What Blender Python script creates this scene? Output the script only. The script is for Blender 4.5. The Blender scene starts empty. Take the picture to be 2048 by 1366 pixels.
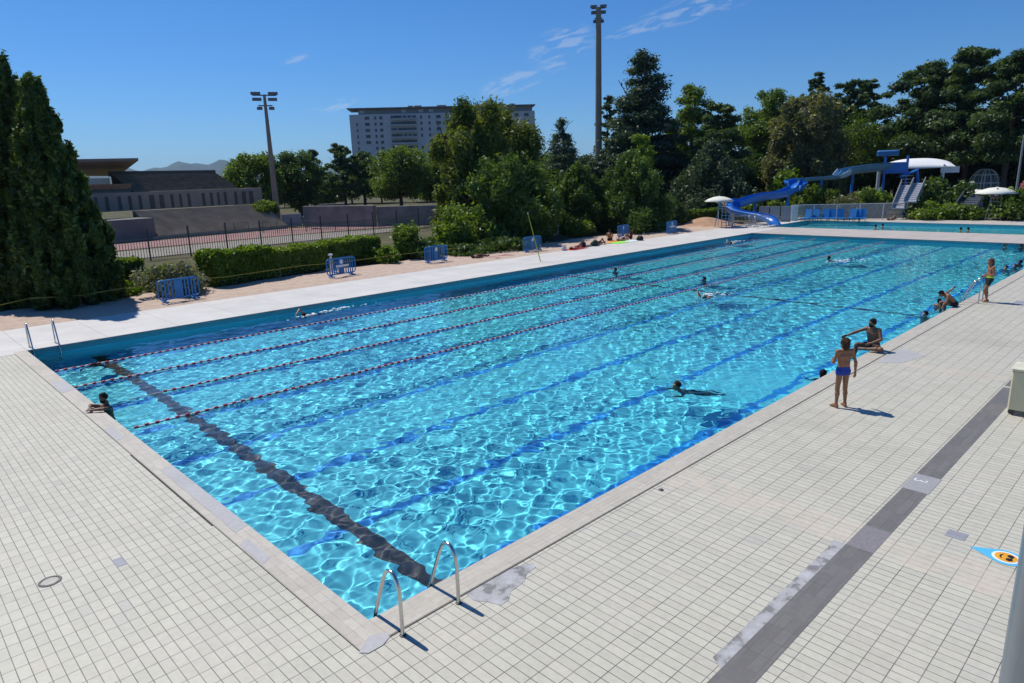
import bpy, math, numpy as np
from mathutils import Matrix, Vector

S = bpy.context.scene
rad = math.radians

# ---------------------------------------------------------------- camera
RM = np.array([[0.715582710, -0.184817741, 0.673634758],
               [-0.697900021, -0.148276864, 0.700677909],
               [-0.029613259, -0.971522709, -0.235088666]])      # world axes in camera axes
CP = np.array([-3.7995, -6.6652, 5.3])
FPX = 1365.0
cam = bpy.data.objects.new('camera', bpy.data.cameras.new('camera'))
S.collection.objects.link(cam)
cam.matrix_world = Matrix([[RM[i][0], -RM[i][1], -RM[i][2], CP[i]] for i in range(3)] + [[0, 0, 0, 1]])
cam.data.sensor_width = 36
cam.data.lens = FPX / 2048 * 36
cam.data.clip_start = 0.1
cam.data.clip_end = 30000
S.camera = cam

# ---------------------------------------------------------------- sky, sun, exposure
SUN_EL, SUN_AZ = rad(57), math.atan2(1.0, -0.08)                 # light comes from +Y, in front of the camera
sdir = Vector((math.cos(SUN_AZ) * math.cos(SUN_EL), math.sin(SUN_AZ) * math.cos(SUN_EL), math.sin(SUN_EL)))
W = bpy.data.worlds.new('World'); S.world = W; W.use_nodes = True
wn = W.node_tree; bg = wn.nodes['Background']
sky = wn.nodes.new('ShaderNodeTexSky'); sky.sky_type = 'NISHITA'; sky.sun_disc = False
sky.sun_elevation = SUN_EL; sky.sun_rotation = math.pi / 2 - SUN_AZ
sky.altitude = 300; sky.air_density = 1.0; sky.dust_density = 0.25; sky.ozone_density = 3.0
bg.inputs[1].default_value = 0.10
# a few thin wisps of high cloud, laid out by compass direction
tc = wn.nodes.new('ShaderNodeTexCoord')
def wmath(op, a, b=None):
    n = wn.nodes.new('ShaderNodeMath'); n.operation = op
    for i, v in enumerate((a, b)):
        if v is None: continue
        if hasattr(v, 'links'): wn.links.new(v, n.inputs[i])
        else: n.inputs[i].default_value = v
    return n.outputs[0]
sp = wn.nodes.new('ShaderNodeSeparateXYZ'); wn.links.new(tc.outputs['Generated'], sp.inputs[0])
az = wmath('ARCTAN2', sp.outputs[1], sp.outputs[0])
cmb = wn.nodes.new('ShaderNodeCombineXYZ')
skew = wmath('ADD', sp.outputs[2], wmath('MULTIPLY', az, 0.22))
wn.links.new(wmath('MULTIPLY', az, 26.0), cmb.inputs[0]); wn.links.new(wmath('MULTIPLY', skew, 110.0), cmb.inputs[1])
nz = wn.nodes.new('ShaderNodeTexNoise'); nz.inputs['Scale'].default_value = 1.0; nz.inputs['Detail'].default_value = 6
nz.inputs['Roughness'].default_value = 0.6; nz.inputs['Distortion'].default_value = 0.5
wn.links.new(cmb.outputs[0], nz.inputs['Vector'])
def blob(a0, z0, aw, zw):
    da = wmath('DIVIDE', wmath('SUBTRACT', az, a0), aw)
    dz = wmath('DIVIDE', wmath('SUBTRACT', wmath('ADD', sp.outputs[2], wmath('MULTIPLY', az, 0.22)), z0 + 0.22 * a0), zw)
    d = wmath('ADD', wmath('MULTIPLY', da, da), wmath('MULTIPLY', dz, dz))
    return wmath('MAXIMUM', wmath('SUBTRACT', 1.0, d), 0.0)
wisps = None
for a0, z0, aw, zw in [(rad(41.6), 0.165, 0.050, 0.030), (rad(45.5), 0.124, 0.050, 0.016), (rad(30.3), 0.208, 0.11, 0.018), (rad(59.6), 0.099, 0.035, 0.008),
                       (rad(35.5), 0.185, 0.05, 0.008), (rad(62.0), 0.157, 0.02, 0.006)]:
    b = blob(a0, z0, aw, zw)
    wisps = b if wisps is None else wmath('MAXIMUM', wisps, b)
cl = wmath('MULTIPLY', wmath('MULTIPLY', wisps, wmath('MAXIMUM', wmath('SUBTRACT', nz.outputs['Fac'], 0.47), 0.0)), 3.6)
cl = wmath('MINIMUM', cl, 0.26)
hs = wn.nodes.new('ShaderNodeHueSaturation'); hs.inputs['Saturation'].default_value = 1.08
tn = wn.nodes.new('ShaderNodeMix'); tn.data_type = 'RGBA'; tn.blend_type = 'MULTIPLY'; tn.inputs['Factor'].default_value = 1.0
tn.inputs['B'].default_value = (0.46, 0.72, 1.06, 1); wn.links.new(sky.outputs[0], tn.inputs['A']); wn.links.new(tn.outputs['Result'], hs.inputs['Color'])
mx = wn.nodes.new('ShaderNodeMix'); mx.data_type = 'RGBA'
wn.links.new(cl, mx.inputs['Factor']); wn.links.new(hs.outputs[0], mx.inputs['A']); mx.inputs['B'].default_value = (6.6, 7.0, 7.6, 1)
wn.links.new(mx.outputs['Result'], bg.inputs[0])

sl = bpy.data.lights.new('sun', 'SUN'); sl.energy = 4.4; sl.angle = rad(0.53); sl.color = (1.0, 0.955, 0.88)
sl.cycles.is_caustics_light = True
so = bpy.data.objects.new('sun', sl); S.collection.objects.link(so)
so.rotation_euler = sdir.to_track_quat('Z', 'Y').to_euler()
S.view_settings.view_transform = 'Standard'; S.view_settings.look = 'None'
S.view_settings.exposure = 0.0; S.view_settings.gamma = 1.0
S.cycles.use_denoising = True
S.cycles.caustics_refractive = True; S.cycles.caustics_reflective = False
S.cycles.max_bounces = 8; S.cycles.transparent_max_bounces = 8
S.cycles.sample_clamp_indirect = 4.0

# ---------------------------------------------------------------- measuring helpers
def G(px, py, z=0.0):
    """point of the plane at height z seen at photo pixel (px, py)"""
    r = RM @ np.array([px - 1024, py - 683, FPX]); return CP + r * ((z - CP[2]) / r[2])
def RY(px, py, d):
    """point at horizontal distance d along the sight line of a photo pixel"""
    r = RM @ np.array([px - 1024, py - 683, FPX]); return CP + r * (d / math.hypot(r[0], r[1]))
def v3(*a): return np.array(a, float)

# ---------------------------------------------------------------- materials
MATS = {}
def nmat(name):
    m = bpy.data.materials.new(name); m.use_nodes = True; return m, m.node_tree.nodes, m.node_tree.links, m.node_tree.nodes['Principled BSDF']
def mat(name, col, rough=0.6, metal=0.0, var=0.12, scale=6.0, bump=0.0, spec=0.5):
    if name in MATS: return MATS[name]
    m, n, l, b = nmat(name)
    b.inputs['Roughness'].default_value = rough; b.inputs['Metallic'].default_value = metal
    b.inputs['Specular IOR Level'].default_value = spec
    t = n.new('ShaderNodeTexCoord'); ns = n.new('ShaderNodeTexNoise'); ns.inputs['Scale'].default_value = scale; ns.inputs['Detail'].default_value = 5
    l.new(t.outputs['Object'], ns.inputs['Vector'])
    r = n.new('ShaderNodeValToRGB')
    r.color_ramp.elements[0].position = 0.3; r.color_ramp.elements[1].position = 0.7
    r.color_ramp.elements[0].color = (*[c * (1 - var) for c in col], 1); r.color_ramp.elements[1].color = (*[min(1, c * (1 + var)) for c in col], 1)
    l.new(ns.outputs['Fac'], r.inputs[0]); l.new(r.outputs[0], b.inputs['Base Color'])
    if bump:
        bp = n.new('ShaderNodeBump'); bp.inputs['Strength'].default_value = bump; bp.inputs['Distance'].default_value = 0.02
        l.new(ns.outputs['Fac'], bp.inputs['Height']); l.new(bp.outputs[0], b.inputs['Normal'])
    MATS[name] = m; return m
def leaf_mat(name, dark, light, trans=0.35):
    if name in MATS: return MATS[name]
    m, n, l, b = nmat(name); n.remove(b)
    out = n['Material Output']
    at = n.new('ShaderNodeAttribute'); at.attribute_name = 'tint'
    r = n.new('ShaderNodeValToRGB'); r.color_ramp.elements[0].color = (*dark, 1); r.color_ramp.elements[1].color = (*light, 1)
    l.new(at.outputs['Fac'], r.inputs[0])
    d = n.new('ShaderNodeBsdfDiffuse'); t = n.new('ShaderNodeBsdfTranslucent'); g = n.new('ShaderNodeBsdfGlossy'); g.inputs['Roughness'].default_value = 0.45
    mu = n.new('ShaderNodeMix'); mu.data_type = 'RGBA'; mu.blend_type = 'MULTIPLY'; mu.inputs['Factor'].default_value = 1.0
    mu.inputs['B'].default_value = (1.35, 1.25, 0.45, 1); l.new(r.outputs[0], mu.inputs['A'])
    l.new(r.outputs[0], d.inputs[0]); l.new(mu.outputs['Result'], t.inputs[0]); g.inputs[0].default_value = (0.6, 0.65, 0.6, 1)
    a = n.new('ShaderNodeMixShader'); a.inputs[0].default_value = trans; l.new(d.outputs[0], a.inputs[1]); l.new(t.outputs[0], a.inputs[2])
    c = n.new('ShaderNodeMixShader'); c.inputs[0].default_value = 0.04; l.new(a.outputs[0], c.inputs[1]); l.new(g.outputs[0], c.inputs[2])
    l.new(c.outputs[0], out.inputs[0]); MATS[name] = m; return m

# ---------------------------------------------------------------- mesh builder
class MB:
    def __init__(s): s.v = []; s.f = []; s.mi = []; s.m = 0
    def add(s, vs, fs):
        o = len(s.v); s.v += [tuple(float(c) for c in q) for q in vs]; s.f += [tuple(i + o for i in q) for q in fs]; s.mi += [s.m] * len(fs); return s
    def box(s, c, d, rz=0.0, ry=0.0, rx=0.0):
        h = np.array(d) / 2.0; M = np.array(Matrix.Rotation(rz, 3, 'Z') @ Matrix.Rotation(ry, 3, 'Y') @ Matrix.Rotation(rx, 3, 'X'))
        q = [np.array(c) + M @ (h * np.array(k)) for k in ((-1,-1,-1),(1,-1,-1),(1,1,-1),(-1,1,-1),(-1,-1,1),(1,-1,1),(1,1,1),(-1,1,1))]
        return s.add(q, [(3,2,1,0),(4,5,6,7),(0,1,5,4),(1,2,6,5),(2,3,7,6),(3,0,4,7)])
    def bbox(s, c, d, b=0.02, rz=0.0):
        """box with chamfered vertical and top edges"""
        x, y, z = [q / 2.0 for q in d]; ca, sa = math.cos(rz), math.sin(rz)
        def ring(ix, zz): 
            p = [(x-ix, y-ix-b), (x-ix-b, y-ix), (-x+ix+b, y-ix), (-x+ix, y-ix-b), (-x+ix, -y+ix+b), (-x+ix+b, -y+ix), (x-ix-b, -y+ix), (x-ix, -y+ix+b)]
            return [(c[0] + a * ca - e * sa, c[1] + a * sa + e * ca, c[2] + zz) for a, e in p]
        rr = [ring(0, -z), ring(0, z - b), ring(b, z)]
        fs = [tuple(range(7, -1, -1)), tuple(range(16, 24))]
        for k in range(2):
            for i in range(8): j = (i + 1) % 8; fs.append((k*8+i, k*8+j, k*8+8+j, k*8+8+i))
        return s.add([p for r in rr for p in r], fs)
    def tube(s, pts, r, n=8, cap=True):
        pts = [np.array(p, float) for p in pts]; rs = r if hasattr(r, '__len__') else [r] * len(pts); V = []; prev = None
        for i, p in enumerate(pts):
            t = (pts[min(i + 1, len(pts) - 1)] - pts[max(i - 1, 0)]); t /= np.linalg.norm(t) + 1e-9
            if prev is None:
                a = np.array([0, 0, 1.0]) if abs(t[2]) < 0.9 else np.array([1.0, 0, 0]); u = np.cross(t, a)
            else: u = prev - t * prev.dot(t)
            u /= np.linalg.norm(u) + 1e-9; prev = u; w = np.cross(t, u)
            V += [p + rs[i] * (math.cos(6.28318 * k / n) * u + math.sin(6.28318 * k / n) * w) for k in range(n)]
        F = []
        for i in range(len(pts) - 1):
            for k in range(n): j = (k + 1) % n; F.append((i*n+k, i*n+j, (i+1)*n+j, (i+1)*n+k))
        if cap: F.append(tuple(range(n - 1, -1, -1))); F.append(tuple(range((len(pts)-1)*n, len(pts)*n)))
        return s.add(V, F)
    def lathe(s, prof, c=(0, 0, 0), n=24, axis='z'):
        V = []
        for r, z in prof:
            for k in range(n):
                a = 6.28318530718 * k / n; q = (r * math.cos(a), r * math.sin(a), z)
                if axis == 'x': q = (q[2], q[0], q[1])
                V.append((c[0] + q[0], c[1] + q[1], c[2] + q[2]))
        F = []
        for i in range(len(prof) - 1):
            for k in range(n): j = (k + 1) % n; F.append((i*n+k, i*n+j, (i+1)*n+j, (i+1)*n+k))
        return s.add(V, F)
    def ell(s, c, r, n=12, M=None):
        V = []; F = []; m = n // 2
        for i in range(m + 1):
            th = math.pi * i / m
            for k in range(n):
                a = 6.28318530718 * k / n; q = np.array([r[0]*math.sin(th)*math.cos(a), r[1]*math.sin(th)*math.sin(a), r[2]*math.cos(th)])
                if M is not None: q = M @ q
                V.append(np.array(c) + q)
        for i in range(m):
            for k in range(n): j = (k + 1) % n; F.append((i*n+k, (i+1)*n+k, (i+1)*n+j, i*n+j))
        return s.add(V, F)
    def prism(s, poly, off):
        """polygon of 3-D points pushed along off"""
        n = len(poly); P = [np.array(p, float) for p in poly]; o = np.array(off, float)
        return s.add(P + [p + o for p in P], [tuple(range(n - 1, -1, -1)), tuple(range(n, 2 * n))] + [(i, (i + 1) % n, n + (i + 1) % n, n + i) for i in range(n)])
    def build(s, name, mats, parent=None, smooth=False):
        me = bpy.data.meshes.new(name); me.from_pydata(s.v, [], s.f)
        mats = mats if isinstance(mats, (list, tuple)) else [mats]
        for m in mats: me.materials.append(m)
        if len(mats) > 1: me.polygons.foreach_set('material_index', s.mi)
        if smooth:
            me.polygons.foreach_set('use_smooth', [True] * len(s.f))
            try: me.set_sharp_from_angle(angle=rad(40))
            except Exception: pass
        me.update()
        return link(bpy.data.objects.new(name, me), parent)
def link(o, parent=None):
    S.collection.objects.link(o)
    if parent is not None: o.parent = parent
    return o
def np_mesh(name, V, F, mats, parent=None, smooth=False, tint=None, mi=None):
    V = np.asarray(V, np.float32); F = np.asarray(F, np.int32); k = F.shape[1]
    me = bpy.data.meshes.new(name); me.vertices.add(len(V)); me.vertices.foreach_set('co', V.ravel())
    me.loops.add(F.size); me.loops.foreach_set('vertex_index', F.ravel())
    me.polygons.add(len(F)); me.polygons.foreach_set('loop_start', np.arange(0, F.size, k, dtype=np.int32))
    for m in (mats if isinstance(mats, (list, tuple)) else [mats]): me.materials.append(m)
    if mi is not None: me.polygons.foreach_set('material_index', np.asarray(mi, np.int32))
    if smooth: me.polygons.foreach_set('use_smooth', np.ones(len(F), bool))
    me.update(calc_edges=True)
    if tint is not None:
        at = me.attributes.new('tint', 'FLOAT', 'FACE'); at.data.foreach_set('value', np.asarray(tint, np.float32))
    return link(bpy.data.objects.new(name, me), parent)
def tag(o, label, cat, group=None):
    o['label'] = label; o['category'] = cat
    if group: o['group'] = group
    return o
def struct(o): o['kind'] = 'structure'; return o
def stuff(o): o['kind'] = 'stuff'; return o
def empty(name, loc, rz=0.0):
    o = bpy.data.objects.new(name, None); o.empty_display_size = 0.2; link(o)
    o.location = [float(c) for c in loc]; o.rotation_euler = (0, 0, rz); return o
def kids(o): return [c for c in S.objects if c.parent == o]
def copy_tree(o, parent=None):
    c = o.copy(); S.collection.objects.link(c); c.parent = parent
    for ch in kids(o): copy_tree(ch, c)
    return c

# ================================================================ SETTING
L, WD, ZW, ZF = 51.8, 21.25, -0.25, -2.0         # pool length, width, water level, floor
X2, L2, Y2A, Y2B = 58.6, 9.2, -22.0, 23.2       # second pool beyond the cross walk

def world_uv(n, l):
    t = n.new('ShaderNodeNewGeometry'); return t.outputs['Position']
def vmath(n, l, op, a, b):
    q = n.new('ShaderNodeMath'); q.operation = op
    for i, v in enumerate((a, b)):
        if v is None: continue
        if hasattr(v, 'links'): l.new(v, q.inputs[i])
        else: q.inputs[i].default_value = v
    return q.outputs[0]
def mixc(n, l, f, a, b, mode='MIX'):
    q = n.new('ShaderNodeMix'); q.data_type = 'RGBA'; q.blend_type = mode
    for k, v in (('Factor', f), ('A', a), ('B', b)):
        if hasattr(v, 'links'): l.new(v, q.inputs[k])
        elif k == 'Factor': q.inputs[k].default_value = v
        else: q.inputs[k].default_value = (*v, 1) if len(v) == 3 else v
    return q.outputs['Result']
def noise(n, l, vec, scale, detail=4, rough=0.5):
    q = n.new('ShaderNodeTexNoise'); q.inputs['Scale'].default_value = scale; q.inputs['Detail'].default_value = detail; q.inputs['Roughness'].default_value = rough
    l.new(vec, q.inputs['Vector']); return q.outputs['Fac']
def ramp(n, l, f, stops):
    q = n.new('ShaderNodeValToRGB'); l.new(f, q.inputs[0])
    while len(q.color_ramp.elements) < len(stops): q.color_ramp.elements.new(0.5)
    for e, (p, c) in zip(q.color_ramp.elements, stops): e.position = p; e.color = (*c, 1) if len(c) == 3 else c
    return q.outputs[0]
def bumped(n, l, b, h, strength=0.3, dist=0.01):
    q = n.new('ShaderNodeBump'); q.inputs['Strength'].default_value = strength; q.inputs['Distance'].default_value = dist
    l.new(h, q.inputs['Height']); l.new(q.outputs[0], b.inputs['Normal'])

def tile_mat(name, bw, rh, c1, c2, mortar, ms, stain=0.15, offs=(0, 0), warm=(0.60, 0.52, 0.44), bands=()):
    m, n, l, b = nmat(name); pos = world_uv(n, l)
    mp = n.new('ShaderNodeMapping'); mp.inputs['Location'].default_value = (offs[0], offs[1], 0); l.new(pos, mp.inputs['Vector'])
    br = n.new('ShaderNodeTexBrick'); br.offset = 0.0; br.squash = 1.0
    br.inputs['Scale'].default_value = 1.0; br.inputs['Brick Width'].default_value = bw; br.inputs['Row Height'].default_value = rh
    br.inputs['Mortar Size'].default_value = ms; br.inputs['Mortar Smooth'].default_value = 0.3; br.inputs['Bias'].default_value = 0.1
    br.inputs['Color1'].default_value = (*c1, 1); br.inputs['Color2'].default_value = (*c2, 1); br.inputs['Mortar'].default_value = (*mortar, 1)
    l.new(mp.outputs[0], br.inputs['Vector'])
    big = noise(n, l, pos, 0.55, 5, 0.6); fine = noise(n, l, pos, 11.0, 5, 0.65)
    mo = noise(n, l, pos, 1.7, 4, 0.6); l.new(ramp(n, l, mo, [(0.40, mortar), (0.68, [q * 2.1 for q in mortar])]), br.inputs['Mortar'])
    wm = ramp(n, l, big, [(0.50, (0, 0, 0)), (0.66, (1, 1, 1))])
    col = mixc(n, l, vmath(n, l, 'MULTIPLY', wm, stain), br.outputs['Color'], warm)
    si = n.new('ShaderNodeSeparateXYZ'); l.new(mp.outputs[0], si.inputs[0]); ci = n.new('ShaderNodeCombineXYZ')
    for k, d_ in ((0, bw), (1, rh)): l.new(vmath(n, l, 'FLOOR', vmath(n, l, 'DIVIDE', si.outputs[k], d_), None), ci.inputs[k])
    wt = n.new('ShaderNodeTexWhiteNoise'); wt.noise_dimensions = '2D'; l.new(ci.outputs[0], wt.inputs['Vector'])   # odd replaced tiles
    col = mixc(n, l, vmath(n, l, 'MULTIPLY', vmath(n, l, 'GREATER_THAN', wt.outputs['Value'], 0.982), 0.22 if bands else 0.0), col, (0.36, 0.36, 0.36))
    col = mixc(n, l, vmath(n, l, 'MULTIPLY', vmath(n, l, 'LESS_THAN', wt.outputs['Value'], 0.04), 0.22 if bands else 0.0), col, (0.62, 0.53, 0.43))
    if bands:                                     # strips of newer, warmer tiles laid across the deck
        sx = n.new('ShaderNodeSeparateXYZ'); l.new(pos, sx.inputs[0]); msk = None
        for x0, hw in bands:
            q = vmath(n, l, 'LESS_THAN', vmath(n, l, 'ABSOLUTE', vmath(n, l, 'SUBTRACT', sx.outputs[0], x0), None), hw); msk = q if msk is None else vmath(n, l, 'MAXIMUM', msk, q)
        msk = vmath(n, l, 'MULTIPLY', msk, vmath(n, l, 'LESS_THAN', sx.outputs[1], -0.47))
        blot = ramp(n, l, noise(n, l, pos, 2.6, 3), [(0.40, (0.10, 0.10, 0.10)), (0.6, (0.55, 0.55, 0.55))])
        col = mixc(n, l, vmath(n, l, 'MULTIPLY', msk, blot), col, (0.60, 0.51, 0.41))
    st2 = ramp(n, l, noise(n, l, pos, 0.23, 6, 0.65), [(0.34, (0.91, 0.91, 0.90)), (0.48, (1, 1, 1))]); col = mixc(n, l, 1.0, col, st2, 'MULTIPLY')
    dk = ramp(n, l, fine, [(0.30, (0.92, 0.92, 0.92)), (0.6, (1.03, 1.03, 1.03))])
    col = mixc(n, l, 1.0, col, dk, 'MULTIPLY')
    l.new(col, b.inputs['Base Color']); b.inputs['Roughness'].default_value = 0.55; b.inputs['Specular IOR Level'].default_value = 0.35
    bumped(n, l, b, br.outputs['Fac'], -0.5, 0.003)
    return m
m_tiles = tile_mat('deck_tiles', 0.132, 0.272, (0.56, 0.535, 0.435), (0.505, 0.48, 0.39), (0.115, 0.108, 0.095), 0.006, 0.14, offs=(0, -0.02), bands=((6.1, 0.40), (16.4, 0.28), (-2.9, 0.0)))
m_coping_end = tile_mat('coping_end_tiles', 0.127, 0.26, (0.545, 0.505, 0.425), (0.48, 0.435, 0.365), (0.27, 0.245, 0.205), 0.004, 0.2, offs=(0.0, 0.05))
m_coping = tile_mat('coping_tiles', 0.26, 0.088, (0.53, 0.495, 0.41), (0.475, 0.435, 0.36), (0.25, 0.225, 0.185), 0.0036, 0.2)
m_strip = tile_mat('grey_strip', 0.30, 0.125, (0.19, 0.180, 0.165), (0.16, 0.152, 0.14), (0.095, 0.09, 0.083), 0.003, 0.3, warm=(0.17, 0.16, 0.16))
def concrete_mat(name, col, joint=2.5):
    m, n, l, b = nmat(name); pos = world_uv(n, l)
    a = noise(n, l, pos, 0.7, 6, 0.6); c = noise(n, l, pos, 14, 5, 0.7)
    r1 = ramp(n, l, a, [(0.3, [q * 0.88 for q in col]), (0.7, [min(1, q * 1.06) for q in col])])
    r2 = ramp(n, l, c, [(0.3, (0.86, 0.86, 0.86)), (0.65, (1.03, 1.03, 1.03))])
    k = mixc(n, l, 1.0, r1, r2, 'MULTIPLY')
    if joint:
        br = n.new('ShaderNodeTexBrick'); br.offset = 0; br.inputs['Scale'].default_value = 1; br.inputs['Brick Width'].default_value = joint; br.inputs['Row Height'].default_value = joint
        br.inputs['Mortar Size'].default_value = 0.012; br.inputs['Color1'].default_value = (1, 1, 1, 1); br.inputs['Color2'].default_value = (0.93, 0.93, 0.94, 1); br.inputs['Mortar'].default_value = (0.6, 0.6, 0.6, 1)
        l.new(pos, br.inputs['Vector']); k = mixc(n, l, 1.0, k, br.outputs['Color'], 'MULTIPLY')
    l.new(k, b.inputs['Base Color']); b.inputs['Roughness'].default_value = 0.75; bumped(n, l, b, c, 0.25, 0.006); return m
m_conc = concrete_mat('pale_concrete', (0.64, 0.615, 0.57))
m_conc_pink = concrete_mat('pinkish_concrete', (0.50, 0.45, 0.40), 1.5)
m_patch = concrete_mat('cement_patch', (0.45, 0.44, 0.435), 0)
def ground_mat(name, stops, scale=1.2, bump=0.6, detail=8):
    m, n, l, b = nmat(name); pos = world_uv(n, l)
    a = noise(n, l, pos, scale, detail, 0.65); c = noise(n, l, pos, scale * 16, 4, 0.6)
    f = vmath(n, l, 'ADD', vmath(n, l, 'MULTIPLY', a, 0.65), vmath(n, l, 'MULTIPLY', c, 0.35))
    l.new(ramp(n, l, f, stops), b.inputs['Base Color']); b.inputs['Roughness'].default_value = 0.95; b.inputs['Specular IOR Level'].default_value = 0.1
    bumped(n, l, b, c, bump, 0.03); return m
m_earth = ground_mat('earth_and_grass', [(0.35, (0.05, 0.055, 0.022)), (0.5, (0.10, 0.095, 0.05)), (0.65, (0.17, 0.14, 0.09))], 0.5)
m_sand = ground_mat('pale_sand', [(0.35, (0.42, 0.31, 0.235)), (0.5, (0.52, 0.40, 0.315)), (0.66, (0.60, 0.48, 0.39))], 2.2)
m_terra = ground_mat('terracotta_sand', [(0.35, (0.36, 0.21, 0.13)), (0.6, (0.50, 0.32, 0.21))], 1.5)
m_track = ground_mat('red_running_track', [(0.35, (0.27, 0.16, 0.145)), (0.6, (0.35, 0.22, 0.20))], 0.4, 0.1)
m_grey_sand = ground_mat('grey_sand', [(0.35, (0.22, 0.20, 0.165)), (0.6, (0.33, 0.30, 0.25))], 0.6, 0.2)

def sheet(name, x0, y0, x1, y1, z, m, hole=None):
    if hole is None:
        V = [(x0, y0, z), (x1, y0, z), (x1, y1, z), (x0, y1, z)]; F = [(0, 1, 2, 3)]
    else:
        xs = [x0, hole[0], hole[2], x1]; ys = [y0, hole[1], hole[3], y1]
        V = [(x, y, z) for y in ys for x in xs]; F = [(j*4+i, j*4+i+1, j*4+i+5, j*4+i+4) for j in range(3) for i in range(3) if (i, j) != (1, 1)]
    me = bpy.data.meshes.new(name); me.from_pydata(V, [], F); me.materials.append(m); me.update()
    return struct(link(bpy.data.objects.new(name, me)))
# ground to the horizon, with openings only where the pools are sunk
xs = [-9000, 0, L, X2, X2 + L2, 12000]; ys = [-9000, -22.0, 0.0, WD, Y2B, 14000]
V = [(x, y, -0.06) for y in ys for x in xs]; F = []
for j in range(5):
    for i in range(5):
        cx_, cy_ = (xs[i] + xs[i+1]) / 2, (ys[j] + ys[j+1]) / 2
        if (0 < cx_ < L and 0 < cy_ < WD) or (X2 < cx_ < X2 + L2 and Y2A < cy_ < Y2B): continue
        F.append((j*6+i, j*6+i+1, j*6+i+7, j*6+i+6))
me = bpy.data.meshes.new('ground'); me.from_pydata(V, [], F); me.materials.append(m_earth)
struct(link(bpy.data.objects.new('ground', me)))

# tiled decks
dk = MB()
def flat(mb, x0, y0, x1, y1, z=0.0): mb.add([(x0, y0, z), (x1, y0, z), (x1, y1, z), (x0, y1, z)], [(0, 1, 2, 3)])
flat(dk, -30, -26, -0.38, 20.9); flat(dk, -0.38, -26, 57.6, -0.44)
dk.v = [(a, b, c) for a, b, c in dk.v]
struct(dk.build('pool_deck', m_tiles))
cc = MB(); flat(cc, -34, 20.9, -0.38, 26.2, 0.006); flat(cc, -0.38, WD + 0.02, 57.0, 26.1, 0.002); flat(cc, 57.0, Y2B + 0.02, 72.0, 26.1, 0.002)
struct(cc.build('concrete_walk', m_conc))
cw = MB(); flat(cw, L + 0.02, -0.47, X2 - 0.02, WD, 0.0); flat(cw, 57.6, -26, X2 - 0.02, -0.47, 0.0)
flat(cw, X2 + L2 + 0.02, -30, X2 + L2 + 6.5, Y2B, 0.0); flat(cw, 57.0, WD + 0.02, X2 - 0.02, Y2B, 0.0)
struct(cw.build('cross_walk', m_conc_pink))
# coping: a slightly raised rim with a dark slot behind it
cp = MB(); cp.m = 0; cp.bbox((L / 2, -0.22, -0.062), (L, 0.44, 0.136), 0.006)
cp.m = 1; cp.bbox((-0.19, WD / 2 - 0.235, -0.062), (0.38, WD + 0.47, 0.136), 0.006)
struct(cp.build('pool_coping', [m_coping, m_coping_end]))
sl_ = MB(); flat(sl_, -0.40, -0.470, L, -0.448, 0.003); flat(sl_, -0.402, -0.448, -0.388, 21.2, 0.003); flat(sl_, -0.425, 3.9, -0.402, 8.2, 0.003)
struct(sl_.build('drain_slot', mat('dark_slot', (0.05, 0.043, 0.037), 0.9)))

# pool basins
def basin_mat():
    m, n, l, b = nmat('pool_paint'); pos = world_uv(n, l)
    s = n.new('ShaderNodeSeparateXYZ'); l.new(pos, s.inputs[0])
    a = noise(n, l, pos, 0.5, 5); fine = noise(n, l, pos, 9, 4)
    base = ramp(n, l, a, [(0.3, (0.09, 0.69, 0.85)), (0.7, (0.115, 0.73, 0.88))])
    # lane lines: one blue stripe down the middle of each of the eight lanes
    ly = vmath(n, l, 'FRACT', vmath(n, l, 'DIVIDE', s.outputs[1], WD / 8), None)
    onl = vmath(n, l, 'LESS_THAN', vmath(n, l, 'ABSOLUTE', vmath(n, l, 'SUBTRACT', ly, 0.5), None), 0.125 / (WD / 8))
    floor = vmath(n, l, 'LESS_THAN', s.outputs[2], ZF + 0.05)
    c1 = mixc(n, l, vmath(n, l, 'MULTIPLY', onl, floor), base, (0.002, 0.29, 0.80))
    # dark cross lines near the end and at half length
    xl = vmath(n, l, 'MINIMUM', vmath(n, l, 'DIVIDE', vmath(n, l, 'ABSOLUTE', vmath(n, l, 'SUBTRACT', s.outputs[0], 2.1), None), 0.18),
               vmath(n, l, 'DIVIDE', vmath(n, l, 'ABSOLUTE', vmath(n, l, 'SUBTRACT', s.outputs[0], 26.5), None), 0.12))
    onx = vmath(n, l, 'LESS_THAN', xl, 1.0)
    c2 = mixc(n, l, vmath(n, l, 'MULTIPLY', onx, floor), c1, (0.022, 0.02, 0.024))
    # two rows of blue mosaic at the foot of the near long wall
    rim = vmath(n, l, 'MULTIPLY', vmath(n, l, 'LESS_THAN', s.outputs[1], 0.02), vmath(n, l, 'GREATER_THAN', s.outputs[2], -0.9))
    c3 = mixc(n, l, rim, c2, (0.002, 0.29, 0.80))
    # band of teal tiles above the water
    band = vmath(n, l, 'GREATER_THAN', s.outputs[2], ZW + 0.015)
    c4 = mixc(n, l, band, c3, (0.12, 0.38, 0.40))
    c5 = mixc(n, l, 1.0, c4, ramp(n, l, fine, [(0.3, (0.9, 0.9, 0.9)), (0.7, (1.05, 1.05, 1.05))]), 'MULTIPLY')
    l.new(c5, b.inputs['Base Color']); b.inputs['Roughness'].default_value = 0.5; return m
m_basin = basin_mat()
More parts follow.
